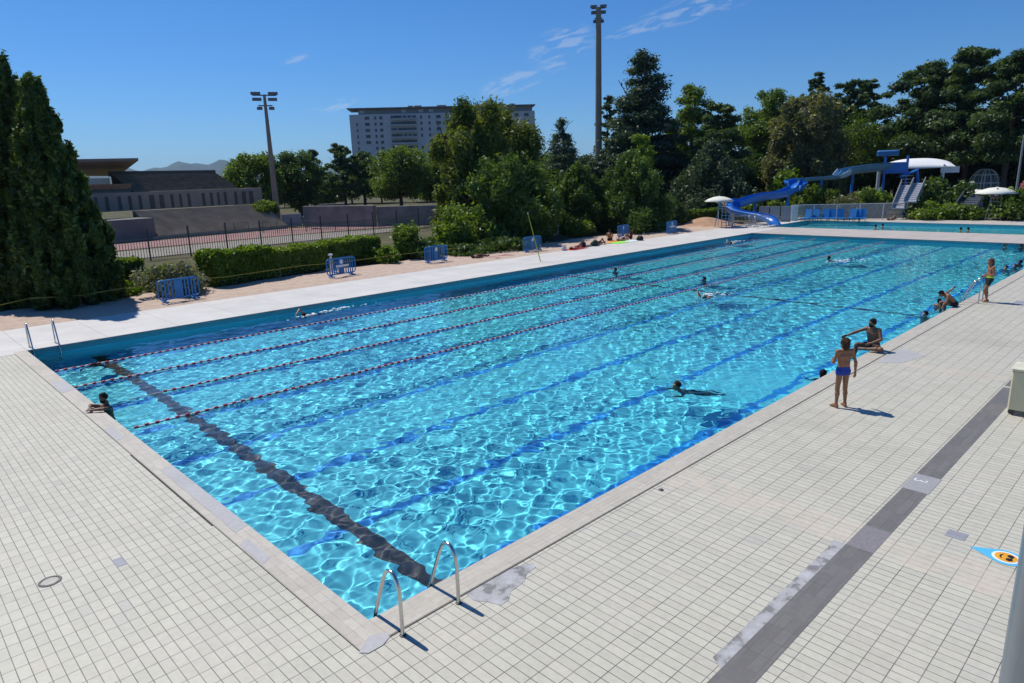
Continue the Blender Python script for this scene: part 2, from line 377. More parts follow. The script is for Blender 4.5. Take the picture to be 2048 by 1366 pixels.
def basin(name, x0, y0, x1, y1, zf):
    b = MB(); b.add([(x0, y0, zf), (x1, y0, zf), (x1, y1, zf), (x0, y1, zf), (x0, y0, 0), (x1, y0, 0), (x1, y1, 0), (x0, y1, 0)],
                    [(0, 1, 2, 3), (4, 5, 1, 0), (5, 6, 2, 1), (6, 7, 3, 2), (7, 4, 0, 3)])
    o = struct(b.build(name, m_basin)); o.cycles.is_caustics_receiver = True; return o
basin('pool_basin', 0, 0, L, WD, ZF); basin('second_pool_basin', X2, Y2A, X2 + L2, Y2B, -1.4)
lip = MB(); lip.box((L / 2, WD + 0.01, -0.03), (L, 0.07, 0.066)); lip.box((L + 0.01, WD / 2 - 0.1, -0.03), (0.07, WD, 0.066))
struct(lip.build('pool_lip', mat('grey_lip', (0.30, 0.30, 0.29), 0.7)))

def water_mat():
    m = bpy.data.materials.new('pool_water'); m.use_nodes = True; n = m.node_tree.nodes; n.clear()
    o = n.new('ShaderNodeOutputMaterial'); g = n.new('ShaderNodeBsdfGlass'); g.inputs['IOR'].default_value = 1.33; g.inputs['Roughness'].default_value = 0.0
    g.inputs['Color'].default_value = (0.97, 1.0, 1.0, 1); m.node_tree.links.new(g.outputs[0], o.inputs[0]); return m
m_water = water_mat()
SWIM = []                                              # (x, y) of people, for small rings round them
def water(name, x0, y0, x1, y1, step, seed, amp=1.0, calm=()):
    nx, ny = int((x1 - x0) / step) + 1, int((y1 - y0) / step) + 1
    X, Y = np.meshgrid(np.linspace(x0, x1, nx), np.linspace(y0, y1, ny), indexing='ij'); rng = np.random.default_rng(seed)
    Z = np.zeros_like(X)
    for i in range(54):
        lam = 0.13 * (0.85 / 0.13) ** rng.random(); a = rng.random() * 6.2832; k = 6.2832 / lam
        Z += 0.0021 * lam ** 1.25 * np.sin(k * (math.cos(a) * X + math.sin(a) * Y) + rng.random() * 6.2832)
    A = np.ones_like(X)
    for i in range(7):                                  # livelier and calmer areas
        lam = 5 + 9 * rng.random(); a = rng.random() * 6.2832
        A += 0.12 * np.sin(6.2832 / lam * (math.cos(a) * X + math.sin(a) * Y) + rng.random() * 6.2832)
    A = np.clip(A, 0.55, 1.5) * amp
    for cx_, cy_, rx, ry, f in calm: A *= 1 - f * np.exp(-(((X - cx_) / rx) ** 2 + ((Y - cy_) / ry) ** 2) ** 2)
    Z *= A
    for sx, sy in SWIM:
        d = np.hypot(X - sx, Y - sy); Z += 0.012 * np.exp(-((d - 0.1) / 0.9) ** 2) * np.sin(6.2832 * d / 0.42)
    V = np.stack([X, Y, Z + ZW], -1).reshape(-1, 3); ix = np.arange(nx * ny).reshape(nx, ny)
    F = np.stack([ix[:-1, :-1], ix[1:, :-1], ix[1:, 1:], ix[:-1, 1:]], -1).reshape(-1, 4)
    o = struct(np_mesh(name, V, F, m_water, smooth=True)); o.cycles.is_caustics_caster = True; return o

# ---- deck markings and repairs: thin sheets a few millimetres proud of the tiles
def patch(name, pts, m, z=0.004):
    b = MB(); b.add([(p[0], p[1], z) for p in pts], [tuple(range(len(pts)))]); return struct(b.build(name, m))
for x0, x1 in [(-30, 5.75), (6.50, 8.22), (8.98, 15.6), (15.75, 50)]:
    patch('grey_strip', [(x0, -3.93), (x1, -3.93), (x1, -3.56), (x0, -3.56)], m_strip)
patch('grey_strip', [(5.75, -3.93), (6.50, -3.93), (6.50, -3.56), (5.75, -3.56)], mat('grey_strip_pale', (0.215, 0.20, 0.205), 0.7, scale=20))
m_pp = concrete_mat('pale_patch', (0.36, 0.36, 0.36), 0)
patch('deck_patch', [(8.22, -3.95), (8.98, -3.95), (8.98, -3.54), (8.22, -3.54)], m_pp, 0.005)
def rough_patch_mat():
    m, n, l, b = nmat('worn_cement'); pos = world_uv(n, l)
    a = noise(n, l, pos, 4.2, 5, 0.62)
    l.new(ramp(n, l, a, [(0.40, (0.20, 0.195, 0.19)), (0.49, (0.37, 0.365, 0.36)), (0.7, (0.48, 0.475, 0.485))]), b.inputs['Base Color']); b.inputs['Roughness'].default_value = 0.8; return m
m_worn = rough_patch_mat()
rng = np.random.default_rng(8)
top = [(x, -3.40 - 0.012 * rng.random()) for x in np.arange(5.6, 2.15, -0.15)]
patch('worn_patch', [(2.2, -3.56), (5.6, -3.56)] + top, m_worn)
patch('worn_patch', [(1.18, -0.475), (1.60, -0.475), (2.02, -0.478), (2.14, -0.52), (2.30, -0.60), (2.27, -0.70), (2.05, -0.73), (1.90, -0.83), (1.62, -0.86), (1.48, -0.97), (1.33, -0.98), (1.26, -0.80), (1.16, -0.66)], m_worn)
patch('cement_patch', [(-0.42, -0.44), (-0.18, -0.27), (0.02, -0.37), (-0.02, -0.47), (-0.15, -0.53), (-0.34, -0.53)], m_patch, 0.0085)
patch('cement_patch', [(16.0, -0.56), (18.2, -0.54), (17.6, -1.35), (16.4, -1.1)], m_patch)
patch('cement_patch', [(5.6, -3.40), (5.6, -3.56), (5.75, -3.56), (5.75, -3.38)], m_patch)
for x0, y0, x1, y1 in [(-0.25, 3.4, -0.01, 7.0), (-0.37, 14.4, -0.02, 15.9), (-0.37, 9.3, -0.18, 10.4), (-0.36, 2.2, -0.20, 3.1)]:
    patch('coping_patch', [(x0, y0), (x1, y0 + 0.1), (x1, y1), (x0, y1 - 0.1)], m_patch, 0.0085)
for x0, y0, x1, y1 in [(-1.85, 3.7, -1.72, 3.97), (6.95, -4.5, 7.2, -4.75), (27.5, -1.5, 28.6, -2.2)]:
    patch('odd_tile', [(x0, y0), (x1, y0), (x1, y1), (x0, y1)], mat('odd_tile', (0.30, 0.30, 0.33), 0.6), 0.004)
def text(name, body, x, y, z, size, rz, m, parent=None, ext=0.0015):
    c = bpy.data.curves.new(name, 'FONT'); c.body = body; c.size = size; c.extrude = ext; c.align_x = 'CENTER'; c.align_y = 'CENTER'
    o = bpy.data.objects.new(name, c); S.collection.objects.link(o); dg = bpy.context.evaluated_depsgraph_get()
    me = bpy.data.meshes.new_from_object(o.evaluated_get(dg)); bpy.data.objects.remove(o); me.materials.clear(); me.materials.append(m)
    q = link(bpy.data.objects.new(name, me), parent); q.location = (x, y, z); q.rotation_euler = (0, 0, rz); return q
struct(text('depth_number', '3', 8.70, -3.69, 0.007, 0.30, math.pi, mat('white_paint', (0.68, 0.68, 0.65), 0.6)))

# ================================================================ VEGETATION
def leaves(P, N, size, rng, elong=1.0, droop=0.0, up=0.25):
    """one small kite-shaped leaf spray per point; P points, N outward directions"""
    n = len(P); nr = N * 0.7 + rng.normal(0, 0.75, (n, 3)) + [0, 0, up]; nr /= np.linalg.norm(nr, axis=1, keepdims=True) + 1e-9
    a = rng.normal(0, 1, (n, 3)) + N * 0.4 - [0, 0, droop]; a -= nr * (a * nr).sum(1, keepdims=True); a /= np.linalg.norm(a, axis=1, keepdims=True) + 1e-9
    b = np.cross(nr, a); s = size * (0.55 + 0.9 * rng.random((n, 1)))
    V = np.stack([P - a * s * elong * 0.6, P + b * s * 0.45 + nr * s * 0.12, P + a * s * elong * 0.75, P - b * s * 0.45 + nr * s * 0.12], 1).reshape(-1, 3)
    return V, np.arange(4 * n).reshape(-1, 4)
def clump_points(cl, n, rng, shell=0.55):
    """cl: rows (x,y,z, rx,ry,rz); n leaves shared out by size"""
    cl = np.asarray(cl, float); w = (cl[:, 3] * cl[:, 4] + cl[:, 4] * cl[:, 5] + cl[:, 3] * cl[:, 5]); k = rng.choice(len(cl), n, p=w / w.sum())
    d = rng.normal(0, 1, (n, 3)); d /= np.linalg.norm(d, axis=1, keepdims=True); r = (shell + (1 - shell) * rng.random((n, 1))) * (0.68 + 0.58 * rng.random((n, 1)))
    P = cl[k, :3] + d * r * cl[k, 3:6]
    return P, d, k
def crown(name, cl, n, size, m, parent, seed, tint=0.5, elong=1.0, droop=0.0, shell=0.5, up=0.25, extra=None):
    rng = np.random.default_rng(seed); P, N, k = clump_points(cl, n, rng, shell)
    keep = P[:, 2] > 0.02; P, N, k = P[keep], N[keep], k[keep]
    V, F = leaves(P, N, size, rng, elong, droop, up)
    ct = rng.normal(0, 0.16, len(cl)); t = np.clip(tint + ct[k] + rng.normal(0, 0.13, len(k)), 0, 1)
    return np_mesh(name, V, F, m, parent, tint=t)
m_bark = mat('bark', (0.085, 0.065, 0.05), 0.95, var=0.35, scale=9, bump=0.6)
LM = dict(dark=leaf_mat('leaf_dark_conifer', (0.022, 0.048, 0.014), (0.075, 0.125, 0.030), 0.30),
          thuja=leaf_mat('leaf_thuja', (0.028, 0.064, 0.014), (0.130, 0.205, 0.040), 0.36),
          pine=leaf_mat('leaf_pine', (0.030, 0.066, 0.020), (0.120, 0.185, 0.050), 0.38),
          cedar=leaf_mat('leaf_cedar', (0.036, 0.070, 0.038), (0.120, 0.170, 0.090), 0.32),
          green=leaf_mat('leaf_green', (0.050, 0.100, 0.012), (0.190, 0.290, 0.035), 0.50),
          mid=leaf_mat('leaf_mid_green', (0.040, 0.085, 0.018), (0.130, 0.220, 0.042), 0.45),
          bright=leaf_mat('leaf_bright', (0.08, 0.16, 0.010), (0.25, 0.37, 0.03), 0.5),
          olive=leaf_mat('leaf_olive', (0.10, 0.115, 0.045), (0.26, 0.27, 0.13), 0.42),
          feather=leaf_mat('leaf_feathery', (0.048, 0.090, 0.014), (0.200, 0.245, 0.048), 0.46),
          grey=leaf_mat('leaf_grey', (0.12, 0.14, 0.08), (0.28, 0.30, 0.21), 0.35))
def limbs(parent, h, w, seed, r0, first=0.25, n=7, lean=0.0):
    rng = np.random.default_rng(seed); b = MB(); top = v3(lean * h, 0, h)
    pts = [v3(0, 0, -0.05) + (top * t) + v3(rng.normal(0, 0.012 * h), rng.normal(0, 0.012 * h), 0) * (t > 0) for t in (0, 0.2, 0.45, 0.7, 0.95)]
    b.tube(pts, [r0 * 1.25, r0, r0 * 0.75, r0 * 0.45, r0 * 0.12], 9)
    for i in range(n):
        t = first + (0.85 - first) * (i + 0.5) / n; a = i * 2.4 + rng.random(); p = top * t; q = w * 0.42 * (1 - 0.5 * t)
        b.tube([p, p + v3(math.cos(a) * q * 0.5, math.sin(a) * q * 0.5, 0.10 * h * rng.random() + 0.02 * h), p + v3(math.cos(a) * q, math.sin(a) * q, 0.16 * h * rng.random() + 0.02 * h)],
               [r0 * 0.42 * (1 - 0.5 * t), r0 * 0.25 * (1 - 0.5 * t), r0 * 0.08], 6)
    return b.build('trunk', m_bark, parent, True)
def broad_cl(w, h, z0, rng, k=52, rr=(0.07, 0.21)):
    cl = []
    for i in range(k):
        d = rng.normal(0, 1, 3); d /= np.linalg.norm(d); d[2] = d[2] * 0.9 + 0.12; f = 0.50 + 0.58 * rng.random() ** 0.6
        r = w * (rr[0] + (rr[1] - rr[0]) * rng.random()); fl = 0.62 if d[2] < 0 else 1.0
        zc = z0 + (h - z0) * 0.5; x, y, z = d[0] * f * (w/2 - r*0.7), d[1] * f * (w/2 - r*0.7), zc + d[2] * f * ((h - z0) / 2 - r * 0.6)
        cl.append((x, y, z, r, r * (0.8 + 0.4 * rng.random()), r * (0.55 + 0.4 * rng.random())))
    return cl
def make_tree(kind, x, y, h, w, label, seed, group=None, name=None, lm=None, n=9000, leaf=0.30, z0=None, tint=0.5, cat='tree'):
    if kind != 'thuja': n = int(n * 2.1); leaf *= 0.66
    o = empty(name or {'broad': 'broadleaf_tree', 'pine': 'pine_tree', 'cedar': 'cedar_tree', 'thuja': 'conifer_tree', 'feather': 'broadleaf_tree', 'dark': 'conifer_tree'}[kind], (x, y, -0.05), seed * 1.3 if kind != 'feather' else 0)
    tag(o, label, cat, group); rng = np.random.default_rng(seed + 100)
    if kind == 'broad':
        z0 = 0.12 * h if z0 is None else z0; limbs(o, h * 0.8, w, seed, 0.022 * h + 0.05, 0.3)
        crown('crown', broad_cl(w, h, z0, rng), n, leaf, LM[lm or 'green'], o, seed, tint)
    elif kind == 'pine':
        z0 = 0.35 * h if z0 is None else z0; limbs(o, h * 0.97, w, seed, 0.018 * h + 0.05, 0.3, 12)
        cl = []
        for i in range(56):
            t = (i + 0.5) / 56; z = z0 + (h - z0) * t; q = (w / 2) * (1.0 - 0.72 * t ** 1.9) * (0.25 + 0.85 * rng.random()); a = i * 2.4 + rng.random()
            r = w * (0.07 + 0.085 * rng.random()) * (1 - 0.40 * t)
            cl.append((q * math.cos(a), q * math.sin(a), z + 0.025 * h * rng.normal(), r * 1.3, r * 1.3, r * 0.60))
        cl.append((0, 0, h * 0.96, w * 0.06, w * 0.06, h * 0.05))
        crown('crown', cl, n, leaf, LM[lm or 'pine'], o, seed, tint, 1.5, -0.3, 0.35, 0.5)
    elif kind == 'cedar':
        z0 = 0.14 * h if z0 is None else z0; limbs(o, h * 0.98, w, seed, 0.02 * h + 0.05, 0.2, 14)
        cl = []; lv = 14
        for i in range(lv):
            t = i / (lv - 1.0); z = z0 + (h * 0.96 - z0) * t; R_ = (w / 2) * (1.0 - 0.80 * t ** 1.25)
            for j in range(8 if t < 0.7 else 5):
                a = j * 6.2832 / 8 + i * 0.7 + rng.normal(0, 0.3); q = R_ * (0.35 + 0.5 * rng.random()); r = R_ * 0.42 + 0.04 * w
                cl.append((q * math.cos(a), q * math.sin(a), z - 0.05 * q + 0.02 * h * rng.normal(), r, r, h * 0.030 + 0.12))
        cl.append((0, 0, h * 0.97, w * 0.05, w * 0.05, h * 0.045))
        crown('crown', cl, n, leaf, LM[lm or 'cedar'], o, seed, tint, 1.4, 0.2, 0.2, 0.8)
    elif kind in ('thuja', 'dark'):
        limbs(o, h * 0.9, w * 0.6, seed, 0.02 * h + 0.04, 0.2, 8)
        cl = []; K = 420 if kind == 'thuja' else 110
        for i in range(K):
            t = ((i + rng.random()) / K) ** 1.15; z = h * (0.01 + 0.97 * t)
            R_ = (w / 2) * ((min(1.0, 0.74 + 1.5 * t) * (1 - t ** 1.2) ** 1.0) if kind == 'thuja' else (min(1.0, 0.80 + 1.6 * t) * (1 - t ** 2.3) ** 0.62 * (1.0 - 0.38 * t)))
            a = i * 2.39996 + rng.normal(0, 0.2); q = R_ * (0.66 + 0.36 * rng.random()) * (1 + 0.15 * math.sin(3 * a + z * 1.5 + seed) + 0.10 * math.sin(5 * a - z * 2.6)); r = (0.050 if kind == 'thuja' else 0.11) * w * (0.6 + 0.8 * rng.random()) * (1 - 0.5 * t)
            cl.append((q * math.cos(a), q * math.sin(a), z, r, r, r * (2.1 if kind == 'thuja' else 1.25)))
        if kind == 'thuja':                     # ragged outline: upright sprays standing proud of the cone
            for i in range(230):
                t = rng.random() ** 1.1 * 0.95; a = rng.random() * 6.2832; q = (w / 2) * (min(1.0, 0.74 + 1.5 * t) * (1 - t ** 1.2)) * (0.92 + 0.30 * rng.random() ** 2) + 0.12
                r = w * 0.028 * (0.7 + 0.8 * rng.random()); cl.append((q * math.cos(a), q * math.sin(a), h * t + r, r, r, r * 3.2))
            for k in range(5): cl.append((0.05 * k * math.cos(k * 2.0), 0.05 * k * math.sin(k * 2.0), h * (0.985 - 0.035 * k), 0.12 + 0.09 * k, 0.12 + 0.09 * k, 0.35))
        cl += [(0, 0, h * 0.40, w * 0.20, w * 0.20, h * 0.34), (0, 0, h * 0.18, w * 0.28, w * 0.28, h * 0.18)]
        crown('crown', cl, n, leaf, LM[lm or 'thuja'], o, seed, tint, 1.5, -0.8, 0.5, 0.2)
    elif kind == 'feather':
        b = MB()
        for i in range(7):
            a = rng.normal(0, 0.33); c = rng.normal(0, 0.3); q = h * (0.6 + 0.3 * rng.random())
            b.tube([(0.3 * a * w * 0.2, 0.2 * c, -0.05), (a * w * 0.4, c * w * 0.3, q * 0.5), (a * w * 0.8, c * w * 0.6, q)], [0.16, 0.10, 0.03], 6)
        b.build('trunk', m_bark, o, True)
        cl = []
        for i in range(130):
            t = rng.random() ** 1.1; z = h * (0.06 + 0.88 * t); a = rng.random() * 6.2832; q = (w / 2) * (1.0 - 0.38 * t ** 2.6) * rng.random() ** 0.5
            r = w * (0.05 + 0.055 * rng.random()); X_ = q * math.cos(a)
            if t > 0.62 and abs(X_ - 0.10 * w) < 0.055 * w: z -= 0.26 * h
            elif t > 0.7 and X_ > 0.15 * w: z -= 0.05 * h
            cl.append((X_, q * math.sin(a) * 0.7, z, r, r, r * 1.35))
        crown('crown', cl, n, leaf, LM[lm or 'feather'], o, seed, tint, 2.0, 0.5, 0.25, 0.1)
    return o
def at_px(px, ytop, d):
    """ground point at distance d in the direction of px, and the height that reaches photo row ytop"""
    p = RY(px, ytop, d); return p[0], p[1], p[2] + 0.05
def tree_px(kind, px, ytop, wpx, d, label, seed, **kw):
    x, y, h = at_px(px, ytop, d); return make_tree(kind, x, y, h, wpx * d / FPX / (1 + ((px - 1024) / FPX) ** 2), label, seed, **kw)

# two big conifers by the left edge
tree_px('thuja', -10, 112, 300, 41.0, 'tallest dark conifer with a pointed top, cut by the left edge of the photo', 1, n=120000, leaf=0.125, tint=0.42)
tree_px('thuja', 58, 150, 236, 38.6, 'tapering dark green conifer standing in front and to the right of the tallest left conifer', 2, n=105000, leaf=0.12, tint=0.46)
# trees round the stadium
tree_px('broad', 503, 300, 118, 104, 'sunlit broadleaf tree just left of the floodlight mast', 3, lm='green', n=9000, leaf=0.34, z0=0.6, tint=0.6)
tree_px('broad', 588, 297, 105, 108, 'dark broadleaf tree right behind the floodlight mast', 4, lm='mid', n=8500, leaf=0.34, z0=0.3, tint=0.4)
tree_px('pine', 620, 302, 62, 128, 'thin pine tree with a flat topped crown between two broadleaf trees', 5, n=4500, leaf=0.34, z0=3, lm='cedar')
tree_px('pine', 680, 291, 84, 122, 'open crowned pine tree left of the apartment block', 6, n=7500, leaf=0.34, z0=3)
tree_px('broad', 722, 300, 66, 126, 'narrow dark tree in front of the left end of the apartment block', 7, lm='mid', n=6000, leaf=0.34, z0=2, tint=0.3)
tree_px('broad', 795, 284, 135, 112, 'wide rounded green tree below the balconies of the apartment block', 8, lm='green', n=12000, leaf=0.34, z0=1.0, tint=0.42)
tree_px('broad', 655, 345, 90, 140, 'low tree in the gap behind the thin pine', 9, lm='mid', n=5000, leaf=0.36, z0=0.5, tint=0.4)
tree_px('broad', 527, 398, 55, 92, 'small round bright tree at the foot of the floodlight mast', 10, lm='green', n=4500, leaf=0.24, z0=0.5, tint=0.62)
# big feathery tree in the middle
tree_px('feather', 972, 210, 262, 62, 'tall feathery tree with two tops that hides most of the apartment block', 11, n=42000, leaf=0.24, tint=0.55)
tree_px('feather', 1010, 325, 235, 57, 'lower feathery blue green tree at the right foot of the tall feathery one', 12, n=26000, leaf=0.20, lm='mid', tint=0.6)
tree_px('cedar', 1125, 236, 92, 130, 'blue green cedar with layered branches, alone against the sky', 13, n=9000, leaf=0.34, tint=0.6)
tree_px('dark', 1156, 330, 128, 66, 'dark round crowned juniper tree on bare trunks beside the feathery trees', 14, n=15000, leaf=0.20, lm='mid', tint=0.45)
tree_px('dark', 1262, 308, 178, 67, 'broad dark juniper tree with leaning trunks in front of the tall light mast', 15, n=20000, leaf=0.20, lm='mid', tint=0.42)
tree_px('pine', 1216, 192, 52, 108, 'slim pine showing just right of the tall light mast', 16, n=5000, leaf=0.30, z0=5)
tree_px('cedar', 1290, 106, 200, 96, 'tallest cedar, dark and layered, rising right of the light mast', 17, n=32000, leaf=0.33, tint=0.35, z0=4.0)
tree_px('broad', 1281, 270, 56, 78, 'bright green young tree in front of the tallest cedar', 18, lm='bright', n=4500, leaf=0.22, z0=3.0, tint=0.55)
tree_px('broad', 1385, 178, 96, 102, 'sunlit green tree between the tallest cedar and a dark pine', 19, lm='green', n=9000, leaf=0.34, z0=2.5, tint=0.6)
tree_px('pine', 1440, 207, 150, 92, 'dark wide pine with a bushy crown above the slide umbrella', 20, n=17000, leaf=0.30, z0=1.5, tint=0.40)
tree_px('dark', 1425, 290, 170, 84, 'dusky blue green conifer low behind the slide umbrella', 21, n=15000, leaf=0.26, lm='cedar', tint=0.3)
tree_px('broad', 1542, 184, 150, 112, 'yellow green broadleaf tree with a rounded crown left of the olive tree', 22, lm='green', n=13000, leaf=0.36, z0=3, tint=0.50)
tree_px('feather', 1622, 190, 215, 100, 'dull olive coloured tree with a few bare twigs at its top', 23, lm='olive', n=24000, leaf=0.34, tint=0.42)
tree_px('pine', 1640, 152, 84, 122, 'pine with a round dark top behind the olive tree', 24, n=8000, leaf=0.34, z0=7, tint=0.35)
tree_px('pine', 1706, 160, 115, 120, 'pine with a pointed top, second of the pines behind the olive tree', 25, n=8500, leaf=0.34, z0=7, tint=0.35)
tree_px('pine', 1742, 166, 95, 126, 'pine with flat dark branches reaching right over the gap of sky', 26, n=7000, leaf=0.34, z0=6, tint=0.3)
tree_px('broad', 1706, 226, 200, 114, 'green broadleaf tree behind the blue slide tower', 27, lm='green', n=13000, leaf=0.32, z0=1, tint=0.40)
tree_px('broad', 1842, 230, 140, 112, 'bright yellow green tree above the white shade sail', 28, lm='bright', n=9500, leaf=0.32, z0=3, tint=0.30)
tree_px('pine', 1862, 130, 215, 112, 'spreading dark pine, leftmost of the three tall pines at the right', 29, n=17000, leaf=0.36, z0=8, tint=0.42)
tree_px('pine', 1957, 98, 205, 108, 'tallest dark pine at the right, above the ribbed dome', 30, n=18000, leaf=0.36, z0=7, tint=0.38)
tree_px('pine', 2045, 108, 240, 104, 'dark pine cut by the right edge of the photo', 31, n=19000, leaf=0.34, z0=6, tint=0.35)
for i, (px, yt, wp, d, lab, lm, ti) in enumerate([
    (1485, 238, 130, 120, 'tree filling the dip between the wide pine and the yellow green tree', 'mid', 0.4), (1585, 218, 130, 124, 'tree behind the left shoulder of the olive tree', 'green', 0.3), (1675, 205, 120, 128, 'tree between the round topped pine and the pointed pine', 'mid', 0.35),
    (1790, 232, 130, 122, 'tree closing the sky gap left of the spreading pine', 'mid', 0.4), (1900, 190, 160, 124, 'tree behind the spreading pine and the tallest pine', 'mid', 0.3), (1990, 180, 170, 122, 'tree behind the tallest dark pine at the right', 'mid', 0.3), (1350, 225, 90, 122, 'tree showing between the tallest cedar and the sunlit green tree', 'cedar', 0.4), (1435, 232, 110, 124, 'tree behind the dark wide pine', 'mid', 0.35),
    (1345, 300, 120, 98, 'shadowy tree under the tallest cedar', 'mid', 0.2), (1500, 300, 150, 104, 'dark understorey tree behind the upper slide', 'mid', 0.25),
    (1590, 310, 140, 108, 'shaded tree low behind the bend of the slide', 'mid', 0.35), (1690, 300, 150, 118, 'shaded tree behind the grey slide tube', 'mid', 0.3),
    (1800, 280, 190, 122, 'dark tree straight behind the slide tower top', 'mid', 0.2), (1905, 262, 215, 119, 'dark broad tree behind the end of the white shade sail', 'mid', 0.25),
    (1985, 270, 220, 116, 'very dark tree behind the ribbed dome', 'dark', 0.3), (2055, 250, 220, 110, 'dark tree behind the right lamp post', 'dark', 0.35),
    (1070, 330, 120, 96, 'dark tree in shade behind the feathery trees', 'mid', 0.25), (1196, 318, 90, 84, 'dull green tree in front of the foot of the tall light mast', 'cedar', 0.35),
    (880, 300, 110, 118, 'mid green tree left behind the tall feathery tree', 'green', 0.35)]):
    tree_px('broad', px, yt, wp, d, lab, 40 + i, lm=lm, n=9000, leaf=0.36, z0=0.3, tint=ti)

for i, (px, yt, wp, d, lab, lm, ti) in enumerate([
    (470, 352, 60, 150, 'distant tree peeping over the right end of the stand', 'mid', 0.5), (548, 345, 80, 165, 'distant tree behind the foot of the floodlight mast', 'mid', 0.45),
    (610, 350, 80, 170, 'distant low tree right of the floodlight mast', 'green', 0.4), (700, 352, 100, 175, 'distant tree between the open pine and the narrow dark tree', 'mid', 0.45),
    (760, 348, 100, 170, 'distant tree left of the wide rounded tree', 'green', 0.4), (850, 340, 120, 168, 'distant tree right of the wide rounded tree', 'mid', 0.45), (640, 366, 110, 150, 'distant low thicket behind the terrace wall', 'mid', 0.4),
    (1090, 300, 110, 150, 'distant tree left below the lone blue green cedar', 'mid', 0.4), (1160, 305, 110, 150, 'distant tree right below the lone blue green cedar', 'cedar', 0.4)]):
    tree_px('broad', px, yt, wp, d, lab, 70 + i, lm=lm, n=4500, leaf=0.5, z0=0.2, tint=ti)

def bush(px, ytop, wpx, d, label, seed, lm='green', n=2500, leaf=0.14, tint=0.5, name='bush', group=None, cat='bush', flat_=0.8):
    x, y, h = at_px(px, ytop, d); w = wpx * d / FPX / (1 + ((px - 1024) / FPX) ** 2); o = empty(name, (x, y, -0.05)); tag(o, label, cat, group); rng = np.random.default_rng(seed + 300)
    b = MB()
    for k in range(5):
        a = k * 1.26; b.tube([(0, 0, 0), (math.cos(a) * w * 0.15, math.sin(a) * w * 0.15, h * 0.4), (math.cos(a) * w * 0.28, math.sin(a) * w * 0.28, h * 0.75)], [0.03, 0.02, 0.008], 5)
    b.build('stem', m_bark, o)
    cl = [(rng.normal(0, 0.17) * w, rng.normal(0, 0.17) * w, h * (0.25 + 0.5 * rng.random()), w * (0.14 + 0.1 * rng.random()), w * (0.14 + 0.1 * rng.random()), h * (0.18 + 0.1 * rng.random())) for _ in range(20)]
    cl += [(math.cos(a) * w * 0.33, math.sin(a) * w * 0.33, h * 0.3, w * 0.2, w * 0.2, h * 0.3) for a in np.arange(0, 6.28, 0.9)]
    crown('foliage', cl, n, leaf, LM[lm], o, seed, tint, 1.2, 0, 0.45); return o
bush(352, 520, 125, 38.0, 'grey leaved bush behind the leftmost blue barrier', 1, 'grey', 4200, 0.12, 0.45)
bush(310, 530, 60, 41.0, 'yellow green bush left of the grey leaved bush', 2, 'green', 2000, 0.13, 0.7)
bush(812, 440, 62, 48.0, 'light green bush right of the clipped hedge', 3, 'green', 3500, 0.15, 0.7)
bush(853, 468, 58, 47.5, 'round dull green bush at the foot of the feathery tree', 4, 'mid', 2600, 0.12, 0.55)
bush(776, 488, 46, 45.5, 'low bright bush beside the end of the clipped hedge', 5, 'bright', 1800, 0.12, 0.3)
bush(740, 490, 40, 46.5, 'small bright bush in front of the clipped hedge end', 6, 'bright', 1500, 0.12, 0.2)
bush(905, 398, 90, 52.0, 'yellowish bush leaning out below the feathery tree', 7, 'green', 4500, 0.17, 0.6)
bush(1010, 470, 150, 52.0, 'dark low bush in shade under the feathery trees', 8, 'mid', 4200, 0.17, 0.3)
bush(930, 486, 110, 49.0, 'dark ground bush left of the fourth blue barrier', 9, 'mid', 3000, 0.15, 0.3)
bush(1160, 440, 60, 62.0, 'weedy yellow green bush below the juniper trunks', 10, 'green', 1800, 0.18, 0.6)
bush(1345, 395, 70, 72.0, 'dark shrub behind the farthest blue barrier', 11, 'dark', 3000, 0.2, 0.4)
bush(1500, 385, 60, 80.0, 'sunlit shrub beneath the slide chute', 12, 'green', 2500, 0.22, 0.6)
bush(1575, 330, 70, 92.0, 'bright round shrub above the bend of the slide', 13, 'bright', 3500, 0.25, 0.35)
bush(1637, 364, 84, 84.0, 'round green shrub right of the slide bend', 14, 'green', 4200, 0.22, 0.6)
bush(1700, 384, 54, 83.0, 'olive shrub under the grey slide tube', 15, 'olive', 2500, 0.22, 0.35)
bush(1746, 372, 68, 82.0, 'domed bright shrub left of the slide tower legs', 16, 'green', 3200, 0.22, 0.7)
bush(1680, 390, 90, 80.0, 'low reddish green shrub behind the white mesh fence', 17, 'olive', 2200, 0.2, 0.2)
bush(1880, 350, 140, 86.0, 'feathery dark juniper bush below the shade sail', 18, 'thuja', 6000, 0.26, 0.6)
bush(1862, 400, 115, 79.5, 'low yellow green shrub right of the steel chutes', 19, 'green', 3000, 0.2, 0.6)
bush(1945, 405, 70, 79.0, 'low green shrub between the dark chute and the lifeguard chair', 20, 'green', 2200, 0.2, 0.5)
bush(2032, 372, 130, 79.5, 'large green shrub at the right edge behind the lifeguard chair', 21, 'green', 4000, 0.22, 0.5)
bush(1908, 412, 60, 80.0, 'small shrub behind the white bin', 22, 'mid', 1500, 0.2, 0.45)
bush(1560, 395, 50, 82.0, 'shrub beneath the slide behind the grey panels', 23, 'green', 1800, 0.2, 0.5)
bush(245, 560, 70, 39.5, 'low bright ground shrub right of the conifers', 24, 'bright', 1700, 0.11, 0.25)

